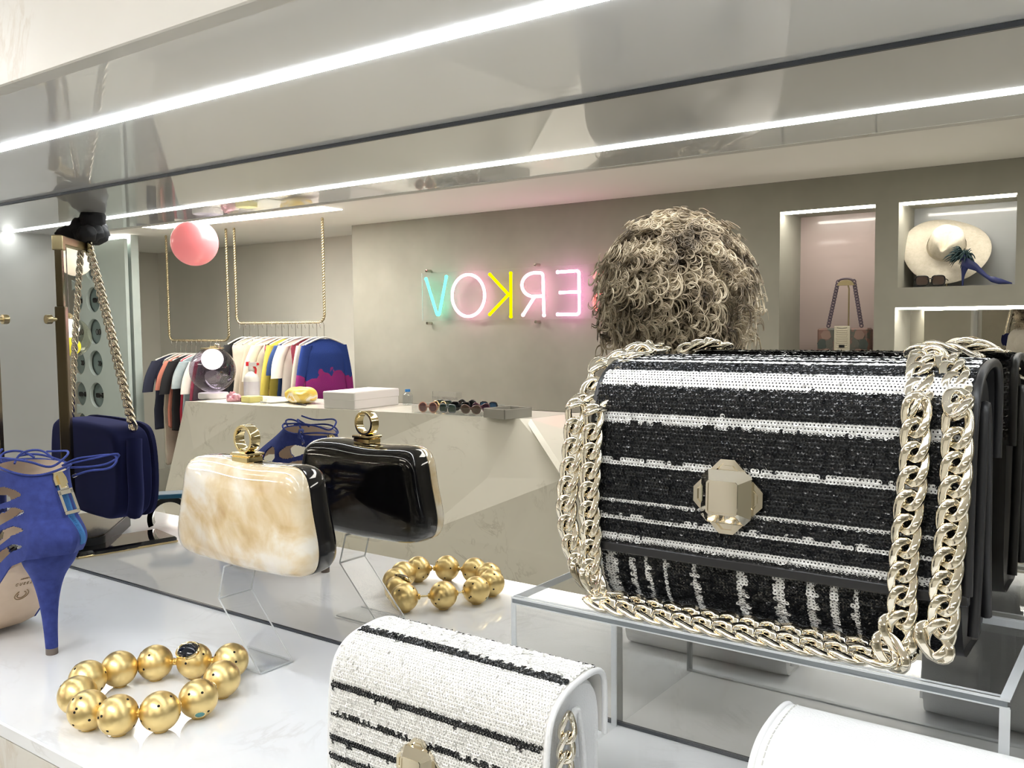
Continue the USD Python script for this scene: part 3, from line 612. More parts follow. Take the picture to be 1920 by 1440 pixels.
    sl = MB(); sl.add(hull([P3(o_, s_*.0055*(1 if d_ < .004 else .7), d_) for o_ in (.001, .0042) for s_ in (-1, 1) for d_ in (-.006, .0, .006)]))
    sl.add(hull([P3(o_, s_*.0022, d_) for o_ in (.004, .0072) for s_ in (-1, 1) for d_ in (-.010, .003)]))
    obj('zip_slider', sl.mesh, 'bright_gold', t, False, label='gold zip slider')
    pl = MB()
    for (s0, s1, d0, d1) in ((-.0065, -.0042, -.033, -.013), (.0042, .0065, -.033, -.013), (-.0065, .0065, -.0355, -.0325), (-.0065, .0065, -.0165, -.0118), (-.0038, .0038, -.0125, -.0065)):
        pl.add(hull([P3(o_, s_, d_) for o_ in (.0045, .0066) for s_ in (s0, s1) for d_ in (d0, d1)]))
    obj('zip_pull', pl.mesh, 'pale_gold', t, False, label='square gold zip pull')
    # laces knotted round the collar
    lc = MB(); rim_ = lambda th, dz=0, k=1.0: (lambda p: np.array([p[0]*k+(1-k)*(-.021), p[1]*k, p[2]+dz]))(upper(th, 1.0))
    lc.add(tube(spline([rim_(a, .0015+.002*math.sin(3*a), 1.03) for a in np.linspace(-3.0, 3.0, 16)], 90), .0011, 6))
    lc.add(tube(spline([rim_(a, .006+.007*abs(math.sin(1.5*a)), .97) for a in np.linspace(-2.7, 2.2, 12)], 90), .0011, 6))
    for q_ in ([(-.010, .022, .172), (.004, .034, .176), (.018, .048, .180), (.026, .058, .181), (.020, .054, .174), (.006, .038, .170), (-.008, .024, .170)],
               [(-.010, .022, .172), (.000, .030, .178), (.010, .042, .180), (.024, .056, .179), (.024, .052, .170), (.012, .040, .167), (.0, .030, .163)],
               [(-.034, -.010, .176), (-.040, .000, .184), (-.030, .012, .186), (-.018, .018, .178)], [(-.050, -.015, .176), (-.060, -.008, .183), (-.058, .006, .184), (-.046, .014, .178)]):
        lc.add(tube(spline(q_, 50), .0011, 6))
    obj('lace', lc.mesh, 'blue_suede', t, 60)
    obj('lace_end', tube([(.0, .030, .163), (-.003, .028, .1615)], .0016, 8), 'pale_gold', t, 60)
    # maker's stamp on the sole: printed lines as in the photograph
    sb = MB()
    def on_sole(tx, hh, x, y, ang=0):
        v, f = MB().add(meshkit.text_mesh(tx, hh, .0004)).mesh; v = v-[(v[:, 0].max()+v[:, 0].min())/2, 0, 0]
        px, py = x-v[:, 1], y+v[:, 0]              # reads across the sole, tops towards the heel
        return np.column_stack([-px+.031, py, [sole_z(a)-.0036-b*1.0 for a, b in zip(px, v[:, 2])]]), f[:, ::-1]
    for tx, hh, x in (('38', .0030, .058), ('MADE IN ITALY', .0018, .065), ('C U E E Z I A', .0026, .073)): sb.add(on_sole(tx, hh, x, 0))
    for r, a0, a1 in ((.0062, .5, 5.6), (.0040, .3, 5.2)):
        pp = [(x_, y_) for x_, y_ in ((.084-r*.8*math.cos(a)*1.0, r*math.sin(a)) for a in np.linspace(a0, a1, 30))]
        sb.add(tube([(-x_+.031, y_, sole_z(x_)-.0038) for x_, y_ in pp], .0005, 5))
    obj('sole_stamp', sb.mesh, 'stamp', t, False)
    return t
shoe = make_shoe('lace_up_shoe', 'blue suede lace-up high heel with gold zip pull on the left of the shelf', SH)

# ---------------------------------------------------------------- stand with the navy bag, compact, cuff (left end of the shelf, seen in the mirror)
mk('navy_suede', {'g': ('geometry', {}), 'n2': ('noise_texture', {'scale': 2200, 'detail': 2}), 'b': ('bump', {'strength': .3, 'distance': .0006}), 'p': ('principled_bsdf', {'base_color': (.007, .009, .042), 'roughness': .9, 'sheen_weight': .3, 'sheen_tint': (.3, .35, 1.0), 'specular_ior_level': .15})},
   [('g.position', 'n2.vector'), ('n2.fac', 'b.height'), ('b.normal', 'p.normal')])
plain('bronze', (.34, .28, .19), .22, 1.0); plain('brushed_brass', (.72, .60, .36), .25, 1.0); plain('dark_base', (.02, .022, .024), .35); plain('tissue', (.02, .02, .024), .8); plain('chrome', (.62, .58, .52), .05, 1.0); plain('plate_dark', (.09, .08, .065), .12, 1.0)
PO = np.array([-1.194, -.045, 0]); dr = np.array([-.72, -.69, 0]); dr /= np.linalg.norm(dr); ang = math.atan2(dr[1], dr[0])
ps = thing('bag_stand', 'bronze bag stand with dark weighted base and a brass arm', 'display stand', PO, ang)
def stadium(L0, L1, r): return Polygon([(L0, -r), (L1, -r), (L1, r), (L0, r)]).buffer(.02, quad_segs=8)
obj('base', extr(stadium(.01, .15, .022), .018), 'dark_base', ps); obj('base_plate', xf(extr(stadium(.013, .147, .020), .002), (0, 0, .018)), 'plate_dark', ps, label='polished plate on the base')
obj('pole', bx(-.007, .007, -.0065, .0065, .018, .330, .0012), 'bronze', ps); obj('inner_pole', bx(-.0045, .0045, -.0045, .0045, .330, .412, .0008), 'bronze', ps)
obj('arm', bx(-.0055, .150, -.006, .006, .412, .424, .0015), 'brushed_brass', ps); obj('arm', bx(-.006, .006, -.007, .007, .404, .4235, .001), 'brushed_brass', ps)
sc_ = MB(); R = rz_(-ang)@np.array([[0, 0, 1.], [1, 0, 0], [0, 1, 0]])
v, f = lathe([(.0028, 0), (.0028, .007), (.0062, .0075), (.0062, .013), (.0058, .0145), (.0001, .0148)], 20); dirn = rz_(-ang)@np.array([0, 1., 0])
obj('clamp_screw', (v@frame(np.cross(dirn, (0, 0, 1)), dirn).T+dirn*.0065+np.array([0, 0, .313]), f), 'brushed_brass', ps)
NB = np.array([-1.232, -.110, .045])
nb = thing('navy_handbag', 'navy suede bag hanging by its gold chain from the bronze stand', 'handbag', NB, .14)
bo = spline(np.array([(-.118, .02), (-.123, .06), (-.117, .10), (-.105, .119), (-.06, .1255), (0, .1265), (.06, .1255), (.105, .119), (.119, .10), (.124, .06), (.117, .02), (.098, .002), (.05, -.004), (0, -.005), (-.05, -.004), (-.098, .002)]), 100, closed=True)
if not Polygon(bo).exterior.is_ccw: bo = bo[::-1]
def pillow(levels): return loft([np.column_stack([p[:, 0], np.full(len(p), y), p[:, 1]]) for p, y in ((ofs(bo, d), y) for d, y in levels)])
obj('body', pillow([(.012, -.024), (.004, -.0225), (.0, -.018), (0, .018), (.004, .0225), (.012, .024)]), 'navy_suede', nb, 50)
obj('flap', pillow([(-.001, -.030), (-.0015, -.026), (-.0015, -.0245), (.0, -.0242)]), 'navy_suede', nb, 50)
for s in (-1, 1): obj('gusset', tube(spline([(s*.121, 0, .108), (s*.129, .004, .07), (s*.125, .002, .03), (s*.112, 0, .006)], 30), .010, 10), 'navy_suede', nb, 60)
g1, g2 = NB, rz_(-.14)
TOP = PO+dr*.118+np.array([0, 0, .428])
to_l = lambda p: (rz_(-.14)@(np.array(p)-NB))
def strand(x0, dx):
    e0 = np.array([x0, -.004, .122]); top = to_l(TOP)+np.array([dx*.35, 0, .002]); return [e0, e0*.66+top*.34+np.array([dx*.1, 0, .0]), e0*.33+top*.67+np.array([dx*.15, 0, 0]), top]
lm = link_mesh(.0094, .0058, .0017, .0024, .0016); kk = None
for x0, dx in ((-.108, -.02), (.106, .02), (.112, .035)): kk = lay_chain(nb, strand(x0, dx), [(0, -1, 0)]*4, pitch=.0114, mesh=lm, first=kk)
tz = MB(); rnd = np.random.default_rng(8)
for k in range(16): tz.add(ico(.013+.008*rnd.random(), to_l(TOP)+np.array([rnd.normal(.004, .010), rnd.normal(0, .008), .006+abs(rnd.normal(0, .011))]), 2, (1, 1, .8)))
v, f = tz.mesh; v = v+(meshkit.noise(v*160, 4)[:, None]-.5)*.006; obj('tissue_wrap', (v, f), 'tissue', nb, 60, label='crumpled dark tissue wrapped round the chain')
co = thing('compact_case', 'flat glossy black case with a thin gold rim lying beside the bag stand', 'case', (-1.168, -.100, 0), math.atan2(-.139, .028))
obj('case', bx(-.066, .066, -.036, .036, .0008, .0085, .0025), 'black_lacquer', co); obj('rim', bx(-.0668, .0668, -.0368, .0368, .0002, .0032, .001), 'bright_gold', co)
plain('cuff_silver', (.70, .68, .64), .28, 1.0); plain('cuff_dark', (.05, .05, .05), .15, 1.0); plain('cuff_blue', (.02, .12, .22), .35)
cf = thing('cuff_bracelet', 'arched silver cuff with dark stripes and a flat blue top', 'bracelet', (-1.206, -0.204, 0), -.9)
aa = np.linspace(-.35, math.pi+.35, 30)
for k, (y0, y1, mt) in enumerate(((-.0150, -.0092, 'cuff_silver'), (-.0092, -.0050, 'cuff_dark'), (-.0050, .0002, 'cuff_silver'), (.0002, .0046, 'cuff_dark'), (.0046, .0100, 'cuff_silver'), (.01, .015, 'cuff_dark'))):
    obj('band', loft([[(r*1.08*math.cos(a), y, .0175+r*math.sin(a)*1.12) for r, y in ((.0290, y0), (.0290, y1), (.0225, y1), (.0225, y0))] for a in aa]), mt, cf, 40)
obj('top_plate', bx(-.031, .031, -.016, .016, .0478, .0545, .001), 'cuff_blue', cf, label='flat blue top plate')
# ================================================================ the shop (seen in the mirror)
CT = -.2                                       # counter top
# ---------------------------------------------------------------- reception counter: faceted marble block
def facet(tris, thick_pt):
    b = MB(); c = np.asarray(thick_pt, float)
    for t in tris:
        t = np.asarray(t, float); n = np.cross(t[1]-t[0], t[2]-t[0]); n /= np.linalg.norm(n)
        if n@(c-t.mean(0)) > 0: t = t[::-1]; n = -n
        v = np.vstack([t, t-n*.03]); b.add((v, np.array([[0, 1, 2], [5, 4, 3], [0, 3, 4], [0, 4, 1], [1, 4, 5], [1, 5, 2], [2, 5, 3], [2, 3, 0]])))
    return b.mesh
ct = thing('reception_counter', 'large cream marble reception counter with a faceted front', 'counter')
cA, cB, cE, cC, cD = (-5.453, -3.115, CT), (-2.80, -3.335, CT), (-2.745, -3.365, CT), (-2.70, -3.78, CT), (-5.42, -3.72, CT)
ins = np.array([-4.0, -3.7, -.7])
F = {k: np.array(v) for k, v in dict(a=cA, b=cB, p=(-4.70, -3.145, CT), q=(-3.95, -3.225, CT), r=(-3.30, -3.29, CT),
     m1=(-5.30, -3.06, -.52), m2=(-4.83, -3.10, -.80), m3=(-4.05, -3.22, -.50), m4=(-3.31, -3.13, -.84), m5=(-2.95, -3.24, -.52),
     l1=(-5.75, -3.10, -.95), l2=(-5.62, -3.12, ZF), l3=(-4.4, -3.16, ZF), l4=(-3.2, -3.18, ZF), l5=(-2.16, -3.22, ZF), s1=(-2.44, -3.24, -.47), s2=(-2.02, -3.26, -.9)).items()}
T = [('a', 'm1', 'p'), ('a', 'l1', 'm1'), ('m1', 'm2', 'p'), ('m1', 'l1', 'm2'), ('p', 'm2', 'm3'), ('p', 'm3', 'q'), ('q', 'm3', 'r'), ('m3', 'm4', 'r'), ('m2', 'm4', 'm3'), ('r', 'm4', 'm5'), ('r', 'm5', 'b'), ('b', 'm5', 's1'), ('m5', 'm4', 's1'),
     ('l1', 'l2', 'm2'), ('l2', 'l3', 'm2'), ('m2', 'l3', 'm4'), ('l3', 'l4', 'm4'), ('m4', 'l4', 's2'), ('l4', 'l5', 's2'), ('m4', 's2', 's1')]
for k, t3 in enumerate(T): obj('front_facet', facet([[F[i] for i in t3]], ins), 'counter_marble', ct, False)
e0, e1, e2 = np.array(cE), np.array((-2.385, -3.16, -.44)), np.array((-1.95, -3.18, -.9)); e3 = np.array((-2.08, -3.16, ZF))
for t3 in ((F['b'], F['s1'], e0), (F['s1'], e1, e0), (F['s1'], F['s2'], e1), (F['s2'], e2, e1), (F['s2'], F['l5'], e2)):
    obj('end_facet', facet([t3], ins), 'counter_marble', ct, False)
g0, g1 = np.array((-2.30, -3.74, -.40)), np.array((-1.75, -3.78, ZF))
for t3 in ((e0, e1, g0), (e0, g0, np.array(cC)), (e1, e2, g1), (e1, g1, g0)):
    obj('end_facet', facet([t3], ins), 'counter_marble', ct, False)
obj('top', xf(extr(Polygon([cA[:2], F['p'][:2], F['q'][:2], F['r'][:2], cB[:2], cE[:2], cC[:2], cD[:2]]), .022), (0, 0, CT-.022)), 'counter_marble', ct, False)
obj('back_panel', hull([cC, cD, (cC[0], cC[1], ZF), (cD[0], cD[1], ZF), (cC[0], cC[1]+.02, ZF), (cD[0], cD[1]+.02, ZF), (cC[0], cC[1]+.02, CT), (cD[0], cD[1]+.02, CT)]), 'counter_marble', ct, False)
obj('end_panel', hull([cA, cD, (-5.75, -3.1, -.95), (-5.62, -3.12, ZF), (cD[0], cD[1], ZF), (-5.40, -3.14, CT), (-5.40, -3.70, CT), (-5.58, -3.2, ZF)]), 'counter_marble', ct, False)
# things on the counter
plain('box_white', (.80, .79, .78), .6); plain('grey_box', (.33, .32, .29), .6); plain('grey_box_in', (.16, .155, .14), .7)
t = thing('white_box', 'plain white lidded carton on the counter', 'box', (-4.085, -3.44, CT), -.06)
obj('carton', bx(-.128, .128, -.205, .205, .0003, .060, .004), 'box_white', t); obj('lid', bx(-.132, .132, -.209, .209, .052, .105, .006), 'box_white', t)
t = thing('grey_tray_box', 'open grey tray standing at the end of the counter', 'tray', (-2.90, -3.366, CT), .2)
w_ = MB()
for a in ((-.085, .085, -.1, -.094), (-.085, .085, .094, .1), (-.085, -.079, -.1, .1), (.079, .085, -.1, .1)): w_.add(bx(*a, .0005, .052, .001))
obj('wall', w_.mesh, 'grey_box', t); obj('bottom', bx(-.08, .08, -.095, .095, .0005, .012), 'grey_box_in', t)
pane('clear_plastic', (.95, .955, .955), (1, 1, 1), .05, .6)
t = thing('sunglasses_tray', 'low clear tray full of sunglasses on the counter', 'tray', (-3.28, -3.405, CT), -.045)
for a in ((-.245, .245, -.115, -.112), (-.245, .245, .112, .115), (-.245, -.242, -.115, .115), (.242, .245, -.115, .115), (-.245, .245, -.115, .115, .0005, .0035)):
    obj('panel', bx(*a) if len(a) == 6 else bx(*a, .0036, .046), 'clear_plastic', t, False)
obj('rim', MB().add(bx(-.246, .246, -.1155, -.1135, .0455, .0475)).add(bx(-.246, -.244, -.115, .115, .0455, .0475)).mesh, 'acrylic_edge', t, False)
def lens_outline(kind, n=28):
    a = np.linspace(0, 2*np.pi, n, endpoint=False); c, s = np.cos(a), np.sin(a)
    if kind == 'round': return np.column_stack([c, s])
    if kind == 'cat': return np.column_stack([c*(1+.18*np.maximum(s, 0)), s*.82+.16*c*np.maximum(s, 0)])
    return np.column_stack([np.sign(c)*abs(c)**.55, np.sign(s)*abs(s)**.6*.80])
def spectacles(name, label, loc, rotz, frame_mat, lens_mat, kind, w=.136, group=None, tilt=-.25, temples=True, local_side=1):
    t = thing(name, label, 'sunglasses', loc, rotz, group); R = w*.205
    up = R*.98+.002
    for s in (-1, 1):
        o = lens_outline(kind)*R; 
        if s < 0: o = o*[-1, 1]
        b = MB(); P0 = np.column_stack([o[:, 0]+s*w*.255, np.zeros(len(o)), o[:, 1]+up]); b.add(tube(P0, .0034, 6, closed=True)); obj('rim', b.mesh, frame_mat, t, 60)
        rr = [np.column_stack([o[:, 0]*k+s*w*.255, np.full(len(o), y), o[:, 1]*k+up]) for k, y in ((.98, .0012), (.98, -.0012))]; obj('lens', loft(rr), lens_mat, t, 60)
        if temples == 'folded': obj('temple', tube(spline([(s*w*.49, .001, up+.006), (s*w*.47, .008+.003*s, up+.005), (0, .010+.003*s, up), (-s*w*.36, .010+.003*s, up-.010)], 16), .0024, 6), frame_mat, t, 60)
        elif temples: obj('temple', tube(spline([(s*w*.49, .001, up+.006), (s*w*.5, .03, up+.004), (s*w*.485, .085, up), (s*w*.47, .115, up-.018)], 20), .0024, 6), frame_mat, t, 60)
    obj('bridge', tube(spline([(-w*.10, 0, up+.006), (0, -.002, up+.010), (w*.10, 0, up+.006)], 9), .0028, 6), frame_mat, t, 60)
    return t
for nm, c, r in (('tortoise_rose', (.42, .20, .14), .2), ('frame_black', (.012, .012, .014), .15), ('frame_brown', (.10, .05, .04), .2), ('frame_green', (.03, .045, .04), .2), ('frame_wine', (.10, .03, .045), .2), ('frame_slate', (.07, .09, .11), .2), ('frame_gold', (.8, .62, .33), .2)): plain(nm, c, r, 1.0 if nm == 'frame_gold' else 0)
for nm, c in (('lens_rose', (.14, .06, .07)), ('lens_black', (.012, .014, .016)), ('lens_green', (.02, .05, .045)), ('lens_brown', (.07, .04, .03)), ('lens_purple', (.06, .03, .06)), ('lens_blue', (.05, .12, .22))): plain(nm, c, .04, coat_weight=1.0)
ty = -3.41
tray_glasses = [('rose tortoise round sunglasses at the left front of the clear tray', -.155, .075, 'tortoise_rose', 'lens_rose', 'round', .14),
    ('slate framed dark sunglasses in the middle front of the clear tray', -.010, .080, 'frame_slate', 'lens_green', 'square', .14),
    ('brown sunglasses with pointed rims at the right front of the clear tray', .150, .078, 'frame_brown', 'lens_brown', 'cat', .145),
    ('copper rimmed round sunglasses behind the rose pair in the clear tray', -.130, -.005, 'frame_gold', 'lens_brown', 'round', .13),
    ('black squared sunglasses in the second row of the clear tray', .02, -.005, 'frame_black', 'lens_black', 'square', .145),
    ('wine red sunglasses with purple lenses in the clear tray', .165, -.002, 'frame_wine', 'lens_purple', 'cat', .14),
    ('dark green sunglasses at the back left of the clear tray', -.15, -.08, 'frame_green', 'lens_green', 'square', .135),
    ('black round sunglasses at the back of the clear tray', .015, -.08, 'frame_black', 'lens_black', 'round', .14),
    ('black sunglasses with shiny blue lenses at the back right of the tray', .165, -.08, 'frame_black', 'lens_blue', 'square', .14)]
for k, (lab, dx, dy, fm, lm_, kd, w) in enumerate(tray_glasses):
    spectacles('sunglasses', lab, (-3.28+dx, ty+dy*.9+.012-.045*dx, CT+.0045+(.006 if dy < .05 else 0)+(.004 if dy < -.05 else 0)), math.pi+.09*0+(-.12, .1, -.05, .15, -.1, .08, .1, -.12, .06)[k], fm, lm_, kd, w*.97, group='sunglasses in the clear tray', temples='folded')
plain('bottle_blue', (.03, .22, .60), .4)
pane('bottle_clear', (.86, .89, .90), (1, 1, 1), .08, .7)
t = thing('water_bottle', 'small clear water bottle with a blue cap behind the sunglasses tray', 'bottle', (-3.90, -3.66, CT))
obj('bottle', lathe([(.001, .0005), (.030, .001), (.032, .006), (.032, .058), (.028, .068), (.015, .078), (.0135, .088)], 24), 'bottle_clear', t, 60); obj('cap', lathe([(.0165, .084), (.0165, .098), (.0155, .1), (.001, .1005)], 20), 'bottle_blue', t)
plain('print_grey', (.12, .12, .12), .6)
t = thing('counter_sign', 'clear upright acrylic sign with a line of grey print behind the sunglasses', 'sign', (-3.625, -3.72, CT))
obj('plate', bx(-.118, .118, -.0015, .0015, .0005, .090), 'clear_plastic', t, False); obj('foot', bx(-.118, .118, -.03, .0, .0003, .0028), 'clear_plastic', t, False)
obj('plate_edge', MB().add(bx(-.1185, -.1172, -.0017, .0017, .0005, .0905)).add(bx(-.118, .118, -.0017, .0017, .0893, .0905)).mesh, 'grey_box', t, False)
v, f = MB().add(meshkit.text_mesh('8UOHSERF ,YERT', .0145, .0006)).mesh; v[:, 0] -= v[:, 0].mean(); k_ = .205/np.ptp(v[:, 0])
obj('print', (np.column_stack([-v[:, 0]*k_, .0017+v[:, 2], v[:, 1]+.042]), f), 'print_grey', t, False)
plain('yellow_card', (.62, .58, .22), .55); plain('yellow_print', (.80, .60, .10), .5); plain('maroon', (.25, .03, .10), .6); plain('pink_paper', (.75, .42, .50), .7); plain('note_grey', (.42, .42, .38), .6); plain('dark_plastic', (.02, .018, .02), .35)
t = thing('yellow_box', 'small pale yellow carton with a black end on the counter', 'box', (-4.97, -3.29, CT), .12); obj('carton', bx(-.05, .06, -.05, .05, .0004, .042, .003), 'yellow_card', t); obj('end', bx(-.092, -.0502, -.03, .03, .0004, .030, .003), 'dark_plastic', t, label='black end')
single('notebook', xf(bx(-.075, .075, -.1, .1, .0004, .010, .002), (-4.80, -3.38, CT), rz=.2), 'note_grey', 'flat grey notebook beside the yellow carton', 'notebook')
t = thing('tissue_pack', 'crumpled yellow and white pack on the counter left of the white box', 'packet', (-4.60, -3.40, CT), .25)
v, f = ico(1, sub=3, s=(.135, .085, .055)); v = np.sign(v)*abs(v)**.8*np.array([.135, .085, .055])**.2; v += (meshkit.noise(v*28, 3)[:, None]-.5)*.022; v[:, 2] = np.maximum(v[:, 2]+.052, .0006)
mk('pack_print', {'c': ('texture_coordinate', {}), 'n': ('noise_texture', {'scale': 11, 'detail': 1}), 'r': ('rgb_ramp', {'interpolate': False, 'ramp': [(0, (.78, .55, .10)), (.5, (.82, .66, .25)), (.58, (.85, .80, .68)), (.68, (.75, .50, .12))]}), 'p': ('principled_bsdf', {'roughness': .4})}, [('c.object', 'n.vector'), ('n.fac', 'r.fac'), ('r.color', 'p.base_color')])
obj('pack', (v, f), 'pack_print', t, 60); obj('flap', bx(-.155, -.12, -.05, .03, .02, .065, .006), 'maroon', t, label='dark red flap')
single('pen', xf(tube([(-.085, 0, .006), (.0, 0, .006), (.085, 0, .006)], [.0052, .006, .0035], 10), (-4.49, -3.30, CT), rz=.35), 'dark_plastic', 'dark pen lying in front of the yellow pack', 'pen')
single('plastic_cup', xf(lathe([(.001, .0005), (.018, .001), (.022, .032), (.0205, .032), (.017, .003), (.001, .003)], 20), (-4.76, -3.22, CT)), 'clear_plastic', 'tiny clear plastic cup at the counter edge', 'cup')
v, f = ico(1, sub=3, s=(.055, .05, .035)); v = v+(meshkit.noise(v*60, 6)[:, None]-.5)*.04; v[:, 2] = np.maximum(v[:, 2]+.02, .0006)
single('pink_tissue', (v+np.array([-5.13, -3.27, CT]), f), 'pink_paper', 'crumpled pink tissue beside the globe lamp', 'tissue', smooth=60)
plain('spray_body', (.60, .60, .58), .35); plain('spray_red', (.60, .02, .03), .4); plain('spray_label', (.47, .46, .49), .5)
t = thing('spray_bottle', 'white spray bottle with a red trigger head on the counter', 'spray bottle', (-5.30, -3.55, CT), -.5)
obj('body', lathe([(.001, .0005), (.052, .001), (.054, .01), (.054, .135), (.040, .165), (.018, .185), (.0165, .20)], 28), 'spray_body', t, 60)
obj('label', lathe([(.0546, .02), (.0546, .115)], 28), 'spray_label', t, 60)
obj('head', MB().add(hull([(x, y, z) for x in (-.03, .045) for y in (-.013, .013) for z in (.222, .252)])).add(lathe([(.02, .195), (.02, .222)], 20)).mesh, 'spray_body', t)
obj('trigger', MB().add(tube(spline([(.018, 0, .222), (.034, 0, .205), (.030, 0, .170)], 12), .008, 8)).add(bx(.045, .058, -.009, .009, .230, .247, .002)).add(bx(-.034, -.01, -.014, .014, .224, .256, .003)).mesh, 'spray_red', t, 50, label='red trigger and nozzle')
# ---------------------------------------------------------------- globe lamps
pane('globe_glass', (.66, .63, .72), (1, .98, 1), .06, .75)
pane('globe_clear', (.86, .86, .78), (1, 1, 1), .06, .7)
emit('ball_glow', (1.0, .90, .87), 3.4); emit('ball_glow_white', (1.0, .98, .92), 2.2)
mk('pink_glass', {'p': ('principled_bsdf', {'base_color': (.62, .17, .19), 'roughness': .3, 'coat_weight': .25, 'coat_roughness': .05, 'emission_color': (1.0, .30, .32), 'emission_strength': .62})})
mk('cream_glass', {'p': ('principled_bsdf', {'base_color': (.85, .78, .66), 'roughness': .15, 'emission_color': (1.0, .86, .70), 'emission_strength': .75})})
mk('yellow_glass', {'p': ('principled_bsdf', {'base_color': (.78, .72, .04), 'roughness': .1, 'emission_color': (.9, .85, .03), 'emission_strength': .45})})
plain('lamp_cord', (.10, .09, .08), .6)
t = thing('globe_lamp', 'smoky glass globe lamp with a glowing ball inside, standing on the counter', 'lamp', (-5.474, -3.355, CT))
obj('base', lathe([(.001, .0005), (.100, .001), (.104, .006), (.104, .036), (.100, .042), (.001, .0425)], 40), 'box_white', t)
v, f = ico(.1585, (0, 0, .0435+.1585), 4); obj('globe', (v, f), 'globe_glass', t, True)
obj('glowing_ball', ico(.076, (0, 0, .0435+.1585*2-.083), 4, (1, 1, .98)), 'ball_glow', t, True, label='glowing white ball')
obj('cap', lathe([(.080, .352), (.082, .3575), (.02, .3605), (.018, .370), (.001, .371)], 32), 'brushed_brass', t)
obj('knob', MB().add(ico(.016, (.072, .0, .372), 2)).add(ico(.011, (.060, .012, .380), 2)).mesh, 'chrome', t, 60)
def pendant(name, label, loc, r, mat, top=1.09):
    t = thing(name, label, 'pendant lamp', loc); obj('globe', ico(r, (0, 0, 0), 4), mat, t, True)
    obj('cap', lathe([(.03, r*.985), (.03, r+.012), (.012, r+.03), (.001, r+.031)], 24), 'brushed_brass', t); obj('cord', tube([(0, 0, r+.02), (0, 0, top-loc[2])], .004, 8), 'lamp_cord', t, 60)
    return t
pendant('pink_pendant', 'pink glass globe pendant in front of the garment rails', (-5.415, -3.20, .88), .157, 'pink_glass')
pendant('cream_pendant', 'cream glass globe pendant seen beside the bronze stand', (-6.965, -3.2, .842), .128, 'cream_glass')
t = pendant('clear_pendant', 'clear glass globe pendant with a white ball above a yellow one', (-6.76, -3.02, .235), .155, 'globe_clear')
obj('glowing_ball', ico(.073, (-.005, 0, .070), 4), 'ball_glow_white', t, True); obj('yellow_ball', ico(.070, (.015, 0, -.068), 4), 'yellow_glass', t, True, label='yellow ball')
# ---------------------------------------------------------------- hanging brass rails and the garments
plain('rope_brass', (.50, .43, .28), .4, 1.0)
def rail(x0, x1, y, zb, label):
    t = thing('garment_rail', label, 'garment rail', ((x0+x1)/2, y, zb)); h = (x1-x0)/2; zt = ZC-zb; r = .06
    path = [(-h, zt)]+[(-h, r)]+[(-h+r-r*math.cos(a), r-r*math.sin(a)) for a in np.linspace(0, math.pi/2, 8)]+[(h-r+r*math.sin(a), r-r*math.cos(a)) for a in np.linspace(0, math.pi/2, 8)]+[(h, r), (h, zt)]
    P_ = np.array([(x, 0, z) for x, z in path]); L = np.r_[0, np.cumsum(np.linalg.norm(np.diff(P_, axis=0), axis=1))]; s = np.linspace(0, L[-1], 420); q = np.stack([np.interp(s, L, P_[:, k]) for k in range(3)], 1)
    tg = np.gradient(q, axis=0); tg /= np.linalg.norm(tg, axis=1, keepdims=True); nn = np.cross(tg, (0, 1, 0))
    for ph in (0, math.pi):
        w = s/.020*math.pi+ph; obj('rope', tube(q+np.cos(w)[:, None]*.0052*nn+np.sin(w)[:, None]*.0052*np.array([0, 1, 0]), .0064, 6), 'rope_brass', t, 60)
    return t
rail(-6.040, -5.020, -4.0, .3335, 'wide brass rope rail hanging from the ceiling, on the right')
rail(-6.962, -6.144, -4.0, .1955, 'narrow brass rope rail hanging from the ceiling, on the left')
plain('hanger_white', (.70, .68, .64), .5); plain('hook_metal', (.6, .58, .55), .2, 1.0)
def cloth(name, c, c2=None, sc=8): mottled(name, c, c2 or tuple(min(1, k*1.15) for k in c), sc, .9, 3, bump=.2, bscale=500)
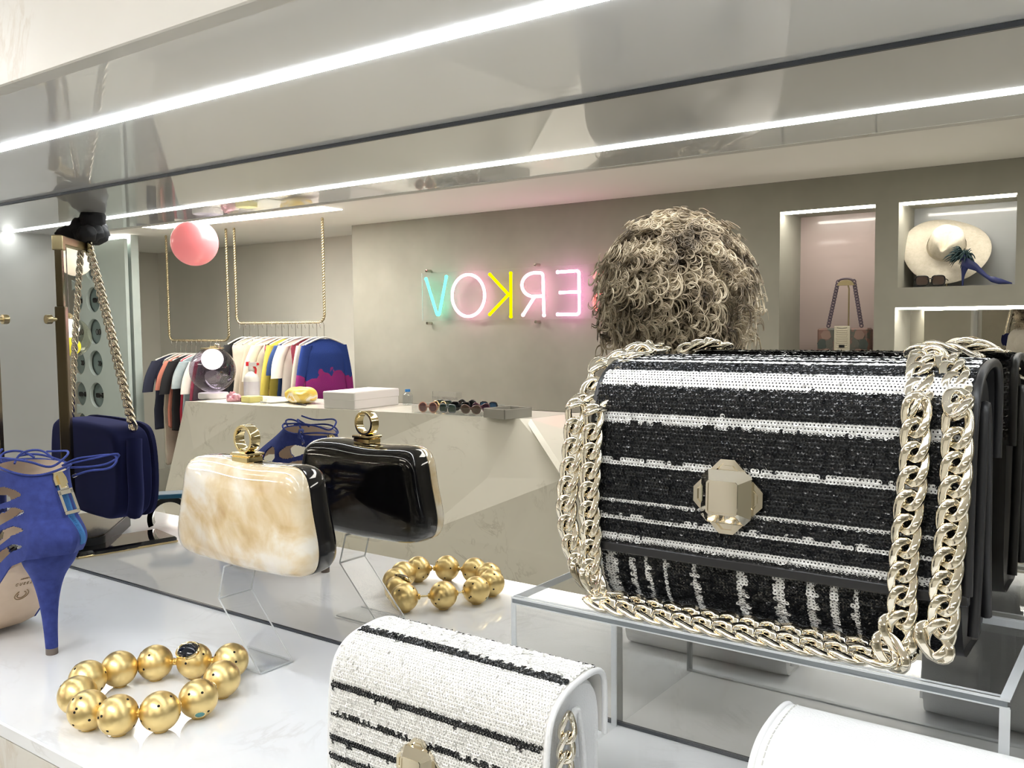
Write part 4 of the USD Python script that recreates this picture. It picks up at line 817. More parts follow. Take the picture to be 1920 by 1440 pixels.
def garment(label, cat, x, zr, mat, length, width=.40, sleeve=0., sl_mat=None, neck='round', thick=.042, seed=0, name=None, taper=0., y=-4.03, straps=False):
    """hangs in the plane across the rail at x; zr: the rail's height"""
    rnd = np.random.default_rng(100+seed)
    t = thing(name or cat.replace(' ', '_'), label, cat, (x*1.0457, y, zr-.125), rnd.normal(0, .03), 'garments on the brass rails')
    rows, m_ = 46, 64; a = np.linspace(0, 2*np.pi, m_, endpoint=False); R = []
    for k, u in enumerate(np.linspace(0, 1, rows)):
        z = -u*length
        sh = min(1, u*length/.055); w = width/2*((.34+.66*math.sqrt(sh)) if not straps else (.30+.7*min(1, u*length/.22)))*(1-.10*max(0, math.sin(min(1, u*length/.45)*math.pi)))*(1+taper*u)
        tk = thick*(.22+.78*min(1, u*length/.10))*(1+.35*u)/2
        fold = 1+.20*u*np.sin(5*a+seed)+.10*u*np.sin(9*a+2*seed+3*u)
        wob = (meshkit.noise(np.array([[u*5, seed*2.1, .3]]))[0]-.5)*.02
        ca, sa = np.cos(a), np.sin(a)
        R.append(np.column_stack([tk*np.sign(ca)*abs(ca)**.8*fold+wob, w*np.sign(sa)*abs(sa)**.85*(1+.03*u*np.sin(7*a)), np.full(m_, z)+.006*np.sin(4*a+seed)*u]))
    obj('body', loft(R), mat, t, 60)
    if sleeve:
        for s in (-1, 1):
            k0 = width/2*.93; p0, p1 = np.array([0, s*(k0-.03), -.045]), np.array([.012*rnd.normal(), s*(k0+.035+.06*min(1, sleeve/.3)*.6), -.045-sleeve]); pp = spline([p0, p0*.5+p1*.5+np.array([0, s*.020, 0]), p1], 24)
            rr = []
            for i, c in enumerate(pp):
                u = i/23; rx, ry = .027*(1-.30*u)*(1 if sleeve < .35 else .85), .080*(1-.42*u) if sleeve > .35 else .085*(1-.10*u); rr.append([(c[0]+rx*math.cos(b)*(1+.1*math.sin(3*b+seed)), c[1]+ry*math.sin(b)*.62, c[2]) for b in np.linspace(0, 2*np.pi, 28, endpoint=False)])
            obj('sleeve', loft(rr), sl_mat or mat, t, 60)
    hb = MB(); hb.add(tube(spline([(0, -width*.44, -.040), (0, -width*.22, -.006), (0, 0, .012), (0, width*.22, -.006), (0, width*.44, -.040)], 24), .0065, 8)); obj('hanger', hb.mesh, 'hanger_white', t, 60)
    obj('hook', tube([(0, 0, .012)]+[(0, 0, .085)]+[(0, .020-.020*math.cos(b), .100+.026*math.sin(b)) for b in np.linspace(0, 4.0, 14)], .0022, 6), 'hook_metal', t, 60)
    return t
for nm, c in (('cl_black', (.012, .012, .014)), ('cl_cream', (.62, .56, .47)), ('cl_white', (.70, .67, .62)), ('cl_beige', (.50, .42, .33)), ('cl_ivory', (.66, .62, .53)), ('cl_yellow', (.60, .50, .09)), ('cl_navy', (.02, .05, .16)), ('cl_maroon', (.22, .03, .06)), ('cl_darknavy', (.018, .022, .045)), ('cl_sand', (.40, .36, .30)), ('cl_salmon', (.50, .18, .13)), ('cl_red', (.45, .03, .06)), ('cl_ink', (.035, .02, .03))): cloth(nm, c)
mottled('cl_denim', (.17, .24, .29), (.42, .47, .48), 5, .9, 4, bump=.2, bscale=600)
mk('cl_floral', {'c': ('texture_coordinate', {}), 'v': ('voronoi_texture', {'scale': 16}), 'r': ('rgb_ramp', {'interpolate': False, 'ramp': [(0, (.62, .30, .33)), (.34, (.05, .03, .05)), (.62, (.45, .06, .14))]}), 'p': ('principled_bsdf', {'roughness': .85})}, [('c.object', 'v.vector'), ('v.distance', 'r.fac'), ('r.color', 'p.base_color')])
mk('cl_sweater', {'c': ('texture_coordinate', {}), 's': ('separate_xyz', {}), 'v': ('voronoi_texture', {'scale': 8.5, 'randomness': .7}), 'n': ('noise_texture', {'scale': 22, 'detail': 1}), 'a': ('math', {'math_type': 'multiply_add', 'value2': .34}),
                  'z': ('map_range', {'from_min': -.21, 'from_max': -.13, 'to_min': 0, 'to_max': .5}), 'd': ('math', {'math_type': 'add'}), 'r': ('rgb_ramp', {'ramp': [(0, (.26, .015, .18)), (.40, (.30, .018, .17)), (.435, (.012, .04, .23))]}),
                  'b': ('bump', {'strength': .4, 'distance': .004}), 'kn': ('noise_texture', {'scale': 170, 'detail': 1}), 'p': ('principled_bsdf', {'roughness': .95})},
   [('c.object', 'v.vector'), ('c.object', 'n.vector'), ('c.object', 's.vector'), ('c.object', 'kn.vector'), ('s.z', 'z.value'), ('n.fac', 'a.value1'), ('v.distance', 'a.value3'), ('a.value', 'd.value1'), ('z.result', 'd.value2'), ('d.value', 'r.fac'), ('r.color', 'p.base_color'), ('kn.fac', 'b.height'), ('b.normal', 'p.normal')])
ZR, ZL = .3335, .1955
right = [('thin black top at the left end of the right rail', 'top', -5.735, 'cl_black', .55, .36, .30), ('cream sleeveless blouse next to the black top', 'blouse', -5.66, 'cl_cream', .75, .36, 0), ('off-white strappy dress behind the spray bottle', 'dress', -5.56, 'cl_white', 1.0, .34, 0),
         ('beige long-sleeved coat in the middle of the right rail', 'coat', -5.46, 'cl_beige', 1.05, .40, .50), ('white wide-sleeved blouse left of the flowered dress', 'blouse', -5.36, 'cl_ivory', .62, .44, .27), ('dark flowered dress in pink and black', 'dress', -5.29, 'cl_floral', 1.05, .36, 0), ('mustard yellow long-sleeved jumper in the middle of the right rail', 'jumper', -5.22, 'cl_yellow', .66, .40, .52),
         ('navy blue dress beside the yellow jumper', 'dress', -5.14, 'cl_navy', 1.1, .38, .22), ('white short-sleeved shirt beside the navy dress', 'shirt', -5.075, 'cl_white', .64, .40, .24), ('dark red dress behind the white shirt', 'dress', -4.995, 'cl_maroon', 1.05, .36, 0), ('cream cardigan next to the blue jumper', 'cardigan', -4.915, 'cl_cream', .9, .38, .50), ('blue jumper with magenta flowers at the right end of the rail', 'jumper', -4.84, 'cl_sweater', .62, .43, .50)]
for k, (lab, cat, x, mt, ln, w, slv) in enumerate(right): garment(lab, cat, x, ZR, mt, ln, w, slv, seed=k, straps=(slv == 0 and k % 2 == 0))
left = [('dark navy short-sleeved T-shirt at the left end of the left rail', 'T-shirt', -6.62, 'cl_darknavy', .62, .44, .26), ('sand coloured dress behind the navy T-shirt', 'dress', -6.55, 'cl_sand', .92, .36, 0), ('salmon pink blouse on the left rail', 'blouse', -6.48, 'cl_salmon', .60, .38, .24), ('black short-sleeved top on the left rail', 'top', -6.41, 'cl_black', .62, .42, .27),
        ('pale washed denim dress with frayed hem', 'dress', -6.28, 'cl_denim', 1.0, .38, .22), ('off-white blouse beside the denim dress', 'blouse', -6.155, 'cl_white', .68, .38, .26), ('dark red cardigan on the left rail', 'cardigan', -6.09, 'cl_maroon', .72, .38, .50), ('ink dark jacket at the right end of the left rail', 'jacket', -6.02, 'cl_ink', .70, .42, .50)]
for k, (lab, cat, x, mt, ln, w, slv) in enumerate(left): garment(lab, cat, x, ZL, mt, ln, w, slv, seed=30+k, name=None if cat != 'T-shirt' else 't_shirt')
t = garment('long red skirt hanging low behind the denim dress', 'skirt', -6.345, ZL, 'cl_red', 1.17, .34, 0, seed=50, thick=.04); t = garment('long black trousers beside the red skirt', 'trousers', -6.22, ZL, 'cl_black', 1.12, .32, 0, seed=51, thick=.036)
# ---------------------------------------------------------------- pale board with round recesses holding sunglasses
mottled('pale_teal', (.43, .50, .48), (.47, .54, .52), 3, .5); plain('teal_disc', (.165, .22, .215), .25)
PX, PY = -7.54, -3.75
bd = thing('eyewear_board', 'pale green wall board with round grey recesses holding sunglasses', 'display board', (PX, PY, 0))
hol = [(x, z) for x in (-.40, -.115) for z in (.832, .553, .275, -.002, -.285, -.565)]
pl = sbox(-.46, ZF+.001, .40, ZC-.035)
for x, z in hol: pl = pl.difference(Point(x, z).buffer(.112, quad_segs=16))
obj('board', xf(extr(pl, .030), (0, .03, 0), rx=math.pi/2), 'pale_teal', bd, False)
obj('top_light', bx(-.46, .40, .002, .026, ZC-.034, ZC-.012), 'led_niche', bd, False)
for x, z in hol: obj('recess', xf(lathe([(.001, .0), (.1125, .0), (.1125, .012), (.001, .012)], 40), (x, -.012, z), rx=math.pi/2), 'teal_disc', bd, 40)
obj('backing', bx(-.46, .40, -.10, -.031, ZF+.001, ZC-.001), 'pale_teal', bd, False)
for k, (x, z) in enumerate(hol[:11]):
    col, row = (('behind the stand', 'at the right edge')[k // 6], ('first', 'second', 'third', 'fourth', 'fifth', 'sixth')[k % 6])
    spectacles('sunglasses', f'dark sunglasses in the {row} recess from the top, column {col}', (PX+x+.012, PY-.0, z-.028), math.pi+(.35, -.2, .15, .3, -.3, .2)[k % 6], 'frame_black', 'lens_black', ('cat', 'square', 'round')[k % 3], .115, group='sunglasses on the wall board', temples=False)
# ---------------------------------------------------------------- neon sign
NY = -4.435
def neon_mat(n, c, s): emit(n, c, s)
mk('neon_board', {'t': ('transparent_bsdf', {'color': (.97, .97, .97)}), 'd': ('diffuse_bsdf', {'color': (.7, .7, .7)}), 'x': ('mix_closure', {'fac': .03})}, [('t.BSDF', 'x.closure1'), ('d.BSDF', 'x.closure2')], 'x.closure')
neon_mat('neon_teal', (.05, .92, .60), 10.0); neon_mat('neon_pink', (1.0, .42, .68), 12.0); neon_mat('neon_yellow', (.95, .85, .0), 3.0); neon_mat('neon_rose', (1.0, .45, .72), 12.0); neon_mat('neon_magenta', (1.0, .38, .80), 13.0); neon_mat('neon_red', (1.0, .10, .10), 7.0)
ns = thing('neon_sign', 'neon shop sign with coloured letters on a clear board on the grey wall', 'neon sign', (0, NY, 0))
arc = lambda cx, cz, rx, rz, a0, a1, n=20: [(cx+rx*math.cos(a), cz+rz*math.sin(a)) for a in np.linspace(a0, a1, n)]
LET = [('letter_s', 'neon_red', [arc(-2.905, .576, .082, .068, .5, 4.3, 22)[::1] and [(-2.985, .600)]+arc(-2.905, .582, .080, .062, 2.9, -.9, 16)+arc(-2.905, .434, .088, .070, 1.2, -1.57, 2)[:0]+[(-2.90, .508)]+arc(-2.905, .438, .087, .070, 1.75, 4.9, 16)]),
       ('letter_e', 'neon_magenta', [[(-3.267, .642), (-3.115, .644), (-3.103, .632), (-3.103, .376), (-3.115, .364), (-3.269, .366)], [(-3.247, .508), (-3.103, .509)]]),
       ('letter_r', 'neon_rose', [[(-3.378, .362), (-3.384, .628), (-3.398, .643), (-3.448, .645)]+arc(-3.452, .566, .104, .079, 1.6, 4.5, 18)+[(-3.40, .488)], [(-3.452, .487), (-3.548, .366)]]),
       ('letter_k', 'neon_yellow', [[(-3.648, .650), (-3.650, .356)], [(-3.826, .649), (-3.668, .506)], [(-3.668, .506), (-3.831, .374)]]),
       ('letter_o', 'neon_pink', [arc(-4.021, .509, .147, .147, 0, 6.2832, 48)]), ('letter_v', 'neon_teal', [[(-4.412, .640), (-4.312, .380), (-4.300, .373), (-4.290, .382), (-4.219, .648)]])]
for nm, mt, strokes in LET:
    b = MB()
    for st_ in strokes:
        P_ = np.array([(x, 0, z) for x, z in st_]); closed = np.linalg.norm(P_[0]-P_[-1]) < .01
        L = np.r_[0, np.cumsum(np.linalg.norm(np.diff(P_, axis=0), axis=1))]; s = np.linspace(0, L[-1], max(24, int(L[-1]/.012))); q = np.stack([np.interp(s, L, P_[:, k]) for k in range(3)], 1)
        b.add(tube(q[:-1] if closed else q, .0105, 10, closed=closed))
        if not closed:
            for e in (q[0], q[-1]): b.add(ico(.0125, e, 2))
    obj(nm, b.mesh, mt, ns, 60)
obj('board', bx(-4.475, -2.80, -.030, -.026, .335, .685), 'neon_board', ns, False)
for x in (-4.42, -3.455, -2.86):
    for z in (.318, .700): obj('standoff', xf(lathe([(.010, 0), (.010, .052), (.001, .0525)], 16), (x, -.064, z), rx=-math.pi/2), 'chrome', ns, 50)
obj('board_edge', bx(-4.4765, -4.4745, -.031, -.025, .335, .685), 'acrylic_edge', ns, False)
# ---------------------------------------------------------------- things in the wall recesses
plain('snake_cream', (.58, .53, .42), .45); mottled('snake_camo', (.20, .11, .09), (.10, .10, .085), 18, .5, 2, pos=(.48, .52)); plain('strap_purple', (.085, .06, .085), .4); plain('patch_teal', (.05, .065, .06), .45); plain('patch_pink', (.26, .17, .14), .45)
sb = thing('snakeskin_handbag', 'patchwork snakeskin handbag with a dark chain strap in the tall pink recess', 'handbag', (-1.497, -4.69, -.25+.3765))
zb = .0
obj('body', bx(-.143, .143, -.045, .045, .0, .138, .010), 'snake_camo', sb); obj('front_panel', bx(-.046, .042, .0452, .0500, .002, .150, .004), 'snake_cream', sb, label='cream scaled middle panel')
obj('scales', MB().add(tube(spline([(-.03, .050, .14), (.0, .0505, .135), (.026, .05, .14)], 9), .0015, 5)).mesh, 'snake_camo', sb, 60)
for k in range(9): obj('scale', bx(-.034+.004*(k % 2), .030-.004*(k % 2), .0499, .0530, .028+.0118*k, .037+.0118*k, .0014), 'snake_cream', sb, False)
for s in (-1, 1):
    for (px_, pz_, w, h, mt) in ((.092, .098, .030, .026, 'patch_pink'), (.115, .045, .026, .030, 'patch_teal'), (.072, .050, .022, .026, 'snake_camo'), (.095, .012, .03, .010, 'patch_pink')):
        b_ = MB(); b_.add(hull([(s*(px_+dx*w), y, pz_+dz*h) for dx, dz in ((-1, -.4), (-.4, -1), (.7, -.8), (1, .2), (.4, 1), (-.7, .9)) for y in (.0452, .0475)])); obj('patch', b_.mesh, mt, sb, False)
obj('lock', bx(-.016, .014, .0498, .058, .028, .044, .001), 'frame_black', sb, label='dark lock')
def chain_strap(p0, p1):
    n = int(np.linalg.norm(np.array(p1)-p0)/.0165); d = (np.array(p1)-p0)
    for k in range(n): 
        c = np.array(p0)+d*(k+.5)/n; v, f = link_mesh(.0120, .0085, .002, .0035, .0025); R = frame(d, (0, 1, .2 if k % 2 else -.2)); obj('strap_link', (v@R.T+c, f), 'strap_purple', sb, 60)
chain_strap((-.090, .012, .145), (-.040, .004, .405)); chain_strap((.094, .012, .145), (.046, .004, .405))
obj('strap', tube(spline([(-.042, .004, .400), (-.025, .004, .412), (.025, .004, .412), (.046, .004, .400)], 12), .006, 8), 'strap_purple', sb, 60)
bs = thing('brass_bag_stand', 'slim brass stand with a half-round top holding the snakeskin bag strap', 'display stand', (-1.497, -4.69, .1265)); obj('post', tube([(.004, -.055, 0), (.004, -.055, .36), (.004, -.02, .392)], .0045, 8), 'brushed_brass', bs, 60)
obj('saddle', xf(extr(Polygon([(x, z) for x, z in arc(0, 0, .046, .030, 0, math.pi, 16)]), .026), (.004, .016, .377), rx=math.pi/2), 'brushed_brass', bs)
obj('foot', bx(-.05, .06, -.075, -.047, 0, .006, .001), 'brushed_brass', bs)
single('recess_plinth', bx(-1.80, -1.303, YB-.35, YB-.012, -.5495, .1262, .004), 'plaster', 'plaster plinth inside the tall pink recess under the snakeskin bag', 'plinth')
mottled('straw', (.64, .58, .47), (.74, .68, .57), 60, .8, 2, bump=.3, bscale=500); plain('hat_band', (.60, .54, .43), .8)
ht = thing('sun_hat', 'cream wide-brimmed hat with pinched crown propped up in the recess', 'hat', (-.985, -4.720, .688))
nr, na = 26, 72; rr = []
prof = [(.215, -.012), (.205, -.004), (.18, .004), (.15, .006), (.12, .005), (.100, .007), (.094, .016), (.091, .035), (.087, .065), (.082, .090), (.074, .104), (.058, .111), (.036, .112), (.012, .110)]
A_ = np.linspace(0, 2*np.pi, na, endpoint=False)
for r, z in prof:
    el = 1.0+.13*max(0, (.12-r)/.12); ring = np.column_stack([r*np.cos(A_)/el**.5*1.0, r*np.sin(A_)*el, np.full(na, z)])
    if r > .11: ring[:, 2] += .020*np.cos(2*A_)*((r-.11)/.105)**1.5
    if z > .08: ring[:, 2] -= .045*np.exp(-((ring[:, 0])/.022)**2)*(1-np.clip(-ring[:, 1]/.12, -.2, .9))*np.clip((z-.08)/.03, 0, 1); ring[:, 0] *= 1-.28*np.clip((ring[:, 1])/.09, 0, 1)*np.clip((z-.06)/.04, 0, 1)
    rr.append(ring)
hv, hf = loft(rr, cap=True)
Rh = rz_(-.25)@rx_(-.98)@rz_(.35)
obj('hat', (hv@Rh.T, hf), 'straw', ht, 60)
bandr = [np.column_stack([r*np.cos(A_)/1.02, r*np.sin(A_)*1.03, np.full(na, z)]) for r, z in ((.0985, .010), (.0955, .030))]; obj('ribbon', (lambda v, f: (v@Rh.T, f))(*loft(bandr, cap=False)), 'hat_band', ht, 60)
hs = thing('hat_stand', 'slim brass hat stand under the wide-brimmed hat', 'display stand', (-.985, -4.75, .4765)); obj('post', tube([(0, 0, .003), (0, 0, .185)], .004, 8), 'brushed_brass', hs, 60); obj('foot', lathe([(.001, 0), (.04, .0), (.04, .004), (.001, .005)], 24), 'brushed_brass', hs); obj('knob', ico(.009, (0, .006, .045), 2), 'chrome', hs, 60)
spectacles('sunglasses', 'large dark cat-eye sunglasses under the hat in the recess', (-1.024, -4.535, .4768), math.pi-.06, 'frame_black', 'lens_brown', 'square', .152)
# feathered shoe
mottled('navy_satin', (.018, .028, .13), (.028, .04, .17), 20, .4); plain('feather_green', (.012, .04, .045), .8)
def pump(t, mat, L=.235):
    n = 40; rr = []
    for u in np.linspace(0, 1, n):
        x = u*L; zb_ = float(np.interp(u, [0, .12, .3, .5, .62, .75, 1], [.092, .090, .074, .036, .014, .004, .003])); w = float(np.interp(u, [0, .03, .12, .3, .5, .65, .8, .93, 1], [.004, .016, .024, .024, .026, .034, .028, .012, .002]))
        hgt = float(np.interp(u, [0, .05, .15, .35, .5, .58, .66, .8, 1], [.030, .056, .060, .036, .022, .024, .032, .026, .005]))
        rr.append([(x, w*s_, zb_+hgt*k) for s_, k in ((-.75, 0), (-1, .25), (-.98, .6), (-.80, .9), (-.45, 1.0 if u > .58 else .25), (0, 1.04 if u > .58 else .12), (.45, 1.0 if u > .58 else .25), (.80, .9), (.98, .6), (1, .25), (.75, 0), (0, -.02))])
    obj('upper', loft(rr), mat, t, 50)
    hp = spline([(.018, .094, .019), (.014, .075, .013), (.010, .045, .007), (.009, .0, .0045)], 20); obj('heel', loft([[(cx+r*math.cos(a), r*math.sin(a), z) for a in A_[::4]] for cx, z, r in hp]), mat, t, 60)
fs = thing('feathered_shoe', 'dark blue pointed high heel with green feathers at the ankle in the hat recess', 'shoe', (-.884, -4.565, .4768), .05)
pump(fs, 'navy_satin')
fb = MB(); rnd = np.random.default_rng(21)
for k in range(150):
    a, q = rnd.uniform(0, 2*np.pi), rnd.uniform(-.5, 1.2); p0 = np.array([.012+.012*math.cos(a), .018*math.sin(a), .140+.03*rnd.random()]); d = np.array([math.cos(a)*math.cos(q)-.25, math.sin(a)*math.cos(q), math.sin(q)]); ln = rnd.uniform(.03, .075)
    fb.add(tube(spline([p0, p0+d*ln*.6, p0+d*ln+np.array([-.004, 0, -.35*ln])], 7), [.0012, .003, .0032, .003, .0026, .0018, .0006], 4))
obj('feathers', fb.mesh, 'feather_green', fs, False, label='tuft of dark green feathers', kind='stuff'); obj('ankle_strap', MB().add(tube([(.012+.026*math.cos(a), .024*math.sin(a), .150+.006*math.cos(a)) for a in A_[::3]], .004, 6, closed=True)).add(hull([(.012+x, y*.016, z) for x, z in ((-.012, .13), (.004, .13), (-.010, .16), (.008, .16)) for y in (-1, 1)])).mesh, 'navy_satin', fs, 60)
# furry bag in the mirrored recess
mottled('fur', (.36, .30, .22), (.48, .42, .33), 40, .95, 4)
fg = thing('furry_handbag', 'beige furry handbag in the mirrored recess', 'handbag', (-.905, -4.66, -.2495)); v, f = ico(1, sub=4); v = np.sign(v)*abs(v)**.75*np.array([.15, .07, .18]); v[:, 2] += .20; v = v+(meshkit.fbm(v*70, 3, 5)[:, None]-.5)*.02; v[:, 2] = np.maximum(v[:, 2], .0005); obj('body', (v, f), 'fur', fg, 60)
obj('handle', tube(spline([(-.08, 0, .36), (-.06, 0, .42), (0, 0, .45), (.06, 0, .42), (.08, 0, .36)], 24), .010, 8), 'fur', fg, 60)
single('recess_plinth', bx(-1.08, -.74, YB-.30, YB-.03, -.4995+.25, -.2497+.001, .001), 'plaster', 'low plaster plinth in the mirrored recess', 'plinth') if False else None
# ---------------------------------------------------------------- small black bag on the floor before the counter
pc = thing('black_box_bag', 'small black box bag with a brass ring handle on the floor before the counter', 'handbag', (-2.235, -2.62, ZF), .1)
obj('body', bx(-.085, .085, -.045, .045, .0004, .205, .006), 'black_leather', pc); obj('lid', bx(-.087, .087, -.047, .047, .185, .213, .004), 'black_leather', pc)
obj('handle', tube(spline([(-.035, 0, .212), (-.030, 0, .245), (0, 0, .262), (.030, 0, .245), (.035, 0, .212)], 24), .007, 8), 'brushed_brass', pc, 60)
# ---------------------------------------------------------------- the visitor with curly hair, back turned to the mirror
mottled('skin', (.62, .42, .33), (.66, .46, .36), 30, .5, 2, subsurface_weight=.1); mottled('coat_grey', (.56, .54, .50), (.62, .60, .56), 20, .9, 3, bump=.3, bscale=300); cloth('trousers_dark', (.03, .03, .035)); plain('shoe_black', (.015, .015, .017), .4); plain('lip_red', (.45, .06, .07), .4); plain('eye_white', (.8, .8, .78), .3); plain('iris', (.05, .03, .02), .2)
PS = np.array([-.922, -1.35, ZF])
pe = thing('person', 'person with big blond-brown curly hair and a pale grey coat, back turned', 'person', PS, 0)
# local frame: faces -y, height in z
def chain_hull(bones, ref=.012, it=6):
    m_ = None
    for (p, r), (q, s) in bones:
        h_ = manifold3d.Manifold.sphere(r, 20).translate(tuple(map(float, p))); k_ = manifold3d.Manifold.sphere(s, 20).translate(tuple(map(float, q)))
        b = manifold3d.Manifold.batch_hull([h_, k_]); m_ = b if m_ is None else m_+b
    m_ = m_.refine_to_length(ref); t = tm(m_); t.merge_vertices(); trimesh.smoothing.filter_taubin(t, iterations=it); return t
J = lambda *a: np.array(a, float)
head, neck = J(0, -.015, 1.555), J(0, .01, 1.44)
B = []
def bone(a, r, b, s): B.append(((a, r), (b, s)))
bone(J(0, .012, 1.40), .055, J(0, -.005, 1.50), .050)
bone(J(0, -.005, 1.60), .088, J(0, -.030, 1.535), .066); bone(J(0, -.035, 1.50), .046, J(0, -.045, 1.475), .034); bone(J(0, .01, 1.60), .090, J(0, -.01, 1.56), .082)
for s in (-1, 1):
    bone(J(0, .01, 1.36), .085, J(s*.15, .01, 1.365), .058); bone(J(s*.165, .01, 1.355), .052, J(s*.205, .02, 1.10), .040); bone(J(s*.205, .02, 1.10), .038, J(s*.20, -.05, .87), .027)
    bone(J(s*.085, 0, .90), .088, J(s*.095, -.005, .50), .058); bone(J(s*.095, -.005, .50), .054, J(s*.10, .015, .09), .036); bone(J(s*.10, .02, .05), .036, J(s*.105, -.13, .028), .028)
bone(J(0, .0, 1.32), .115, J(0, .0, 1.10), .100); bone(J(-.06, 0, 1.30), .10, J(.06, 0, 1.30), .10); bone(J(0, 0, 1.10), .10, J(0, 0, .93), .120); bone(J(-.05, 0, .93), .11, J(.05, 0, .93), .11)
nose = hull([(-.010, -.112, 1.545), (.010, -.112, 1.545), (0, -.100, 1.585), (0, -.133, 1.550), (0, -.112, 1.538)])
body = chain_hull(B)
obj('body', tm(manifold3d.Manifold(manifold3d.Mesh(np.asarray(body.vertices, np.float32), np.asarray(body.faces, np.uint32)))+nose), 'skin', pe, 60)
for s in (-1, 1):
    fx = MB()                                       # a hand with palm and five fingers, hanging loosely
    w = J(s*.20, -.052, .868); pal = hull(np.vstack([ico(.016, w+J(0, 0, -.01), 1)[0], ico(.012, w+J(0, -.026, -.085), 1)[0], ico(.012, w+J(0, .022, -.082), 1)[0], ico(.013, w+J(0, -.03, -.045), 1)[0]])); hand = pal
    for dy, ln in ((-.027, .070), (-.010, .080), (.007, .074), (.022, .058)):
        a = w+J(0, dy, -.080); b = a+J(-s*.006, -.002, -ln*.55); c = b+J(-s*.016, 0, -ln*.42)
        for p, q, r0, r1 in ((a, b, .0092, .0082), (b, c, .0082, .0066)): hand = hand+hull(np.vstack([ico(r0, p, 1)[0], ico(r1, q, 1)[0]]))
    a = w+J(-s*.004, -.026, -.030); b = a+J(-s*.010, -.022, -.032); c = b+J(-s*.008, -.004, -.028)
    for p, q, r0, r1 in ((a, b, .0105, .0092), (b, c, .0092, .0075)): hand = hand+hull(np.vstack([ico(r0, p, 1)[0], ico(r1, q, 1)[0]]))
    h_ = tm(hand.refine_to_length(.004)); h_.merge_vertices(); trimesh.smoothing.filter_taubin(h_, iterations=4); obj('hand', h_, 'skin', pe, 60)
    obj('eye', ico(.0115, (s*.031, -.092, 1.585), 2), 'eye_white', pe, True); obj('iris', ico(.0056, (s*.031, -.1005, 1.585), 2), 'iris', pe, True); obj('ear', ico(.022, (s*.088, .005, 1.57), 2, (.35, .7, 1.1)), 'skin', pe, True)
    obj('eyebrow', tube(spline([(s*.014, -.104, 1.605), (s*.032, -.102, 1.612), (s*.052, -.088, 1.606)], 10), .0030, 6), 'iris', pe, 60)
    obj('shoe', hull(np.vstack([ico(.042, (s*.10, .025, .040), 2, (1, 1, .95))[0], ico(.040, (s*.105, -.12, .036), 2, (1, 1, .85))[0], ico(.030, (s*.105, -.165, .028), 2)[0]])), 'shoe_black', pe, 60)
obj('mouth', hull(np.vstack([ico(.007, (-.018, -.098, 1.516), 1)[0], ico(.0095, (0, -.104, 1.516), 1)[0], ico(.007, (.018, -.098, 1.516), 1)[0]])), 'lip_red', pe, 60)
CB = []
def cb(a, r, b, s): CB.append(((a, r), (b, s)))
for s in (-1, 1):
    cb(J(0, .015, 1.365), .098, J(s*.155, .012, 1.355), .072); cb(J(s*.168, .012, 1.345), .066, J(s*.212, .022, 1.10), .054); cb(J(s*.212, .022, 1.10), .053, J(s*.206, -.045, .90), .042)
cb(J(0, .0, 1.32), .135, J(0, .0, 1.08), .125); cb(J(-.075, 0, 1.30), .118, J(.075, 0, 1.30), .118); cb(J(-.06, 0, 1.05), .13, J(.06, 0, 1.05), .13); cb(J(-.075, 0, .98), .135, J(-.085, 0, .72), .125); cb(J(.075, 0, .98), .135, J(.085, 0, .72), .125); cb(J(-.05, 0, .75), .13, J(.05, 0, .75), .13); cb(J(0, .012, 1.38), .078, J(0, .012, 1.435), .066)
obj('coat', chain_hull(CB, .02, 4), 'coat_grey', pe, 60, label='pale grey coat')
TB = []
for s in (-1, 1): TB += [((J(s*.085, 0, .88), .098), (J(s*.096, -.004, .50), .070)), ((J(s*.096, -.004, .50), .068), (J(s*.10, .012, .10), .052))]
obj('trousers', chain_hull(TB, .02, 4), 'trousers_dark', pe, 60)
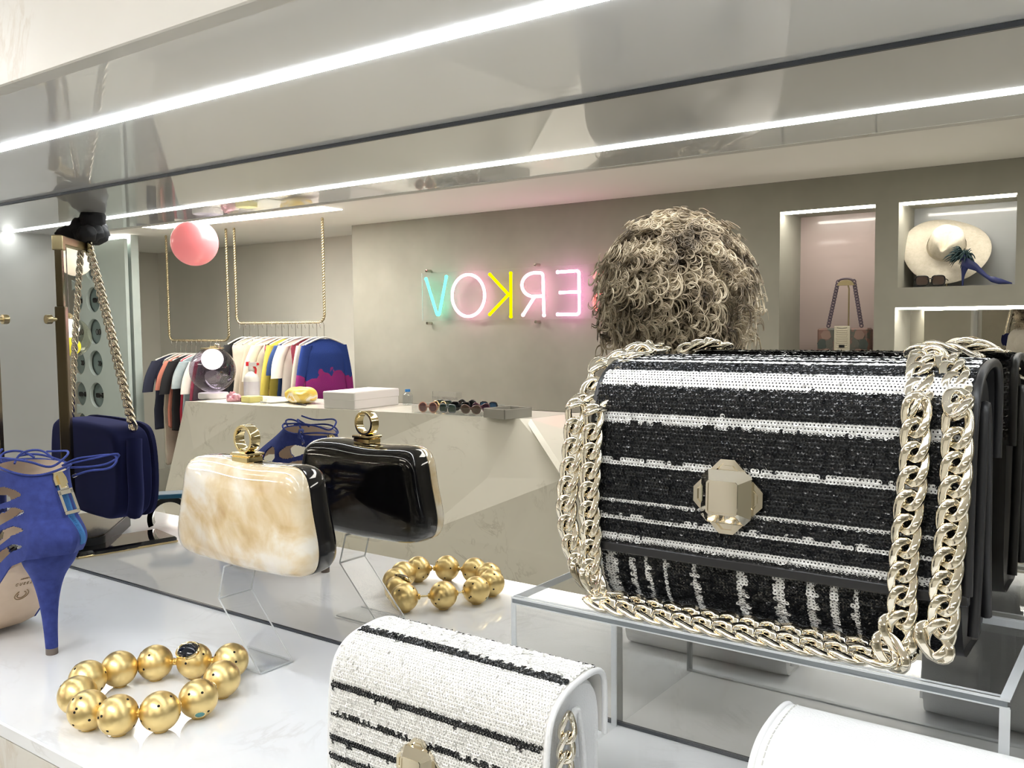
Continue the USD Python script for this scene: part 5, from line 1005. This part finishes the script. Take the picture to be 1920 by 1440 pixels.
# hair: a dark under-layer of short curls and several hundred corkscrew locks
mk('hair', {'g': ('geometry', {}), 'n': ('noise_texture', {'scale': 16, 'detail': 3}), 'r': ('rgb_ramp', {'ramp': [(.32, (.09, .07, .055)), (.45, (.38, .32, .24)), (.60, (.80, .72, .58))]}), 'p': ('principled_bsdf', {'roughness': .38})}, [('g.position', 'n.vector'), ('n.fac', 'r.fac'), ('r.color', 'p.base_color')])
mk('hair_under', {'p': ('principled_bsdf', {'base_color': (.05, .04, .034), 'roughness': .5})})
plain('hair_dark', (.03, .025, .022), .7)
HC = J(0, .015, 1.610); rnd = np.random.default_rng(77)
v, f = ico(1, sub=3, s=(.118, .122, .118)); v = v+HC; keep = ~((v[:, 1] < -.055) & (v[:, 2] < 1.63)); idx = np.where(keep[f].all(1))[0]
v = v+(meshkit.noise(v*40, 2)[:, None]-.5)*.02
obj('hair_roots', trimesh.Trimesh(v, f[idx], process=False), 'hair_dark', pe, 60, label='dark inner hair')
pts, cnt, wid = [], [], []
for k in range(2700):
    u = rnd.normal(size=3); u /= np.linalg.norm(u)
    if u[1] < -.45 and u[2] < .42: continue                       # the face stays free
    if u[2] < -.80: continue
    root = HC+u*.100; n = 54; t_ = np.linspace(0, 1, n)
    # the outline: a wide ball, a little flat on top, fuller below the ears
    reach = .200 if u[2] < .1 else .200-.022*(u[2]-.1)
    ln = (reach-.100)*rnd.uniform(.55, 1.04)*(1.18 if k % 9 == 0 else 1); out = u+rnd.normal(0, .20, 3); out /= np.linalg.norm(out)
    drop = J(0, 0, -1)*(.055*(1.0-.55*u[2])+.02*rnd.random()); c = root+out*ln*(t_**.8)[:, None]+drop*(t_**2)[:, None]
    a = np.cross(out, rnd.normal(size=3)); a /= np.linalg.norm(a); b = np.cross(out, a); turns = rnd.uniform(2.4, 5.0); R = rnd.uniform(.0070, .0145)*np.clip(t_*4, 0, 1); ph = rnd.uniform(0, 6.28)
    q = c+(R*np.cos(turns*2*np.pi*t_+ph))[:, None]*a+(R*np.sin(turns*2*np.pi*t_+ph))[:, None]*b
    for j in range(2):
        pts.append(q+rnd.normal(0, .0012, 3)+((j-1)*.0026)*a); cnt.append(n); wid.append(np.interp(t_, [0, .2, .85, 1], [.0022, .0030, .0027, .0010]))
hc = UsdGeom.BasisCurves.Define(stage, numbered(pth(pe)+'/hair')); hc.CreateTypeAttr('linear'); hc.CreatePointsAttr(Vt.Vec3fArray.FromNumpy(np.vstack(pts).astype(np.float32))); hc.CreateCurveVertexCountsAttr(Vt.IntArray(cnt))
hc.CreateWidthsAttr(Vt.FloatArray.FromNumpy(np.concatenate(wid).astype(np.float32))); hc.SetWidthsInterpolation('vertex'); UsdShade.MaterialBindingAPI.Apply(hc.GetPrim()).Bind(M['hair']); tag(hc.GetPrim(), 'blond-brown corkscrew curls', kind='stuff')
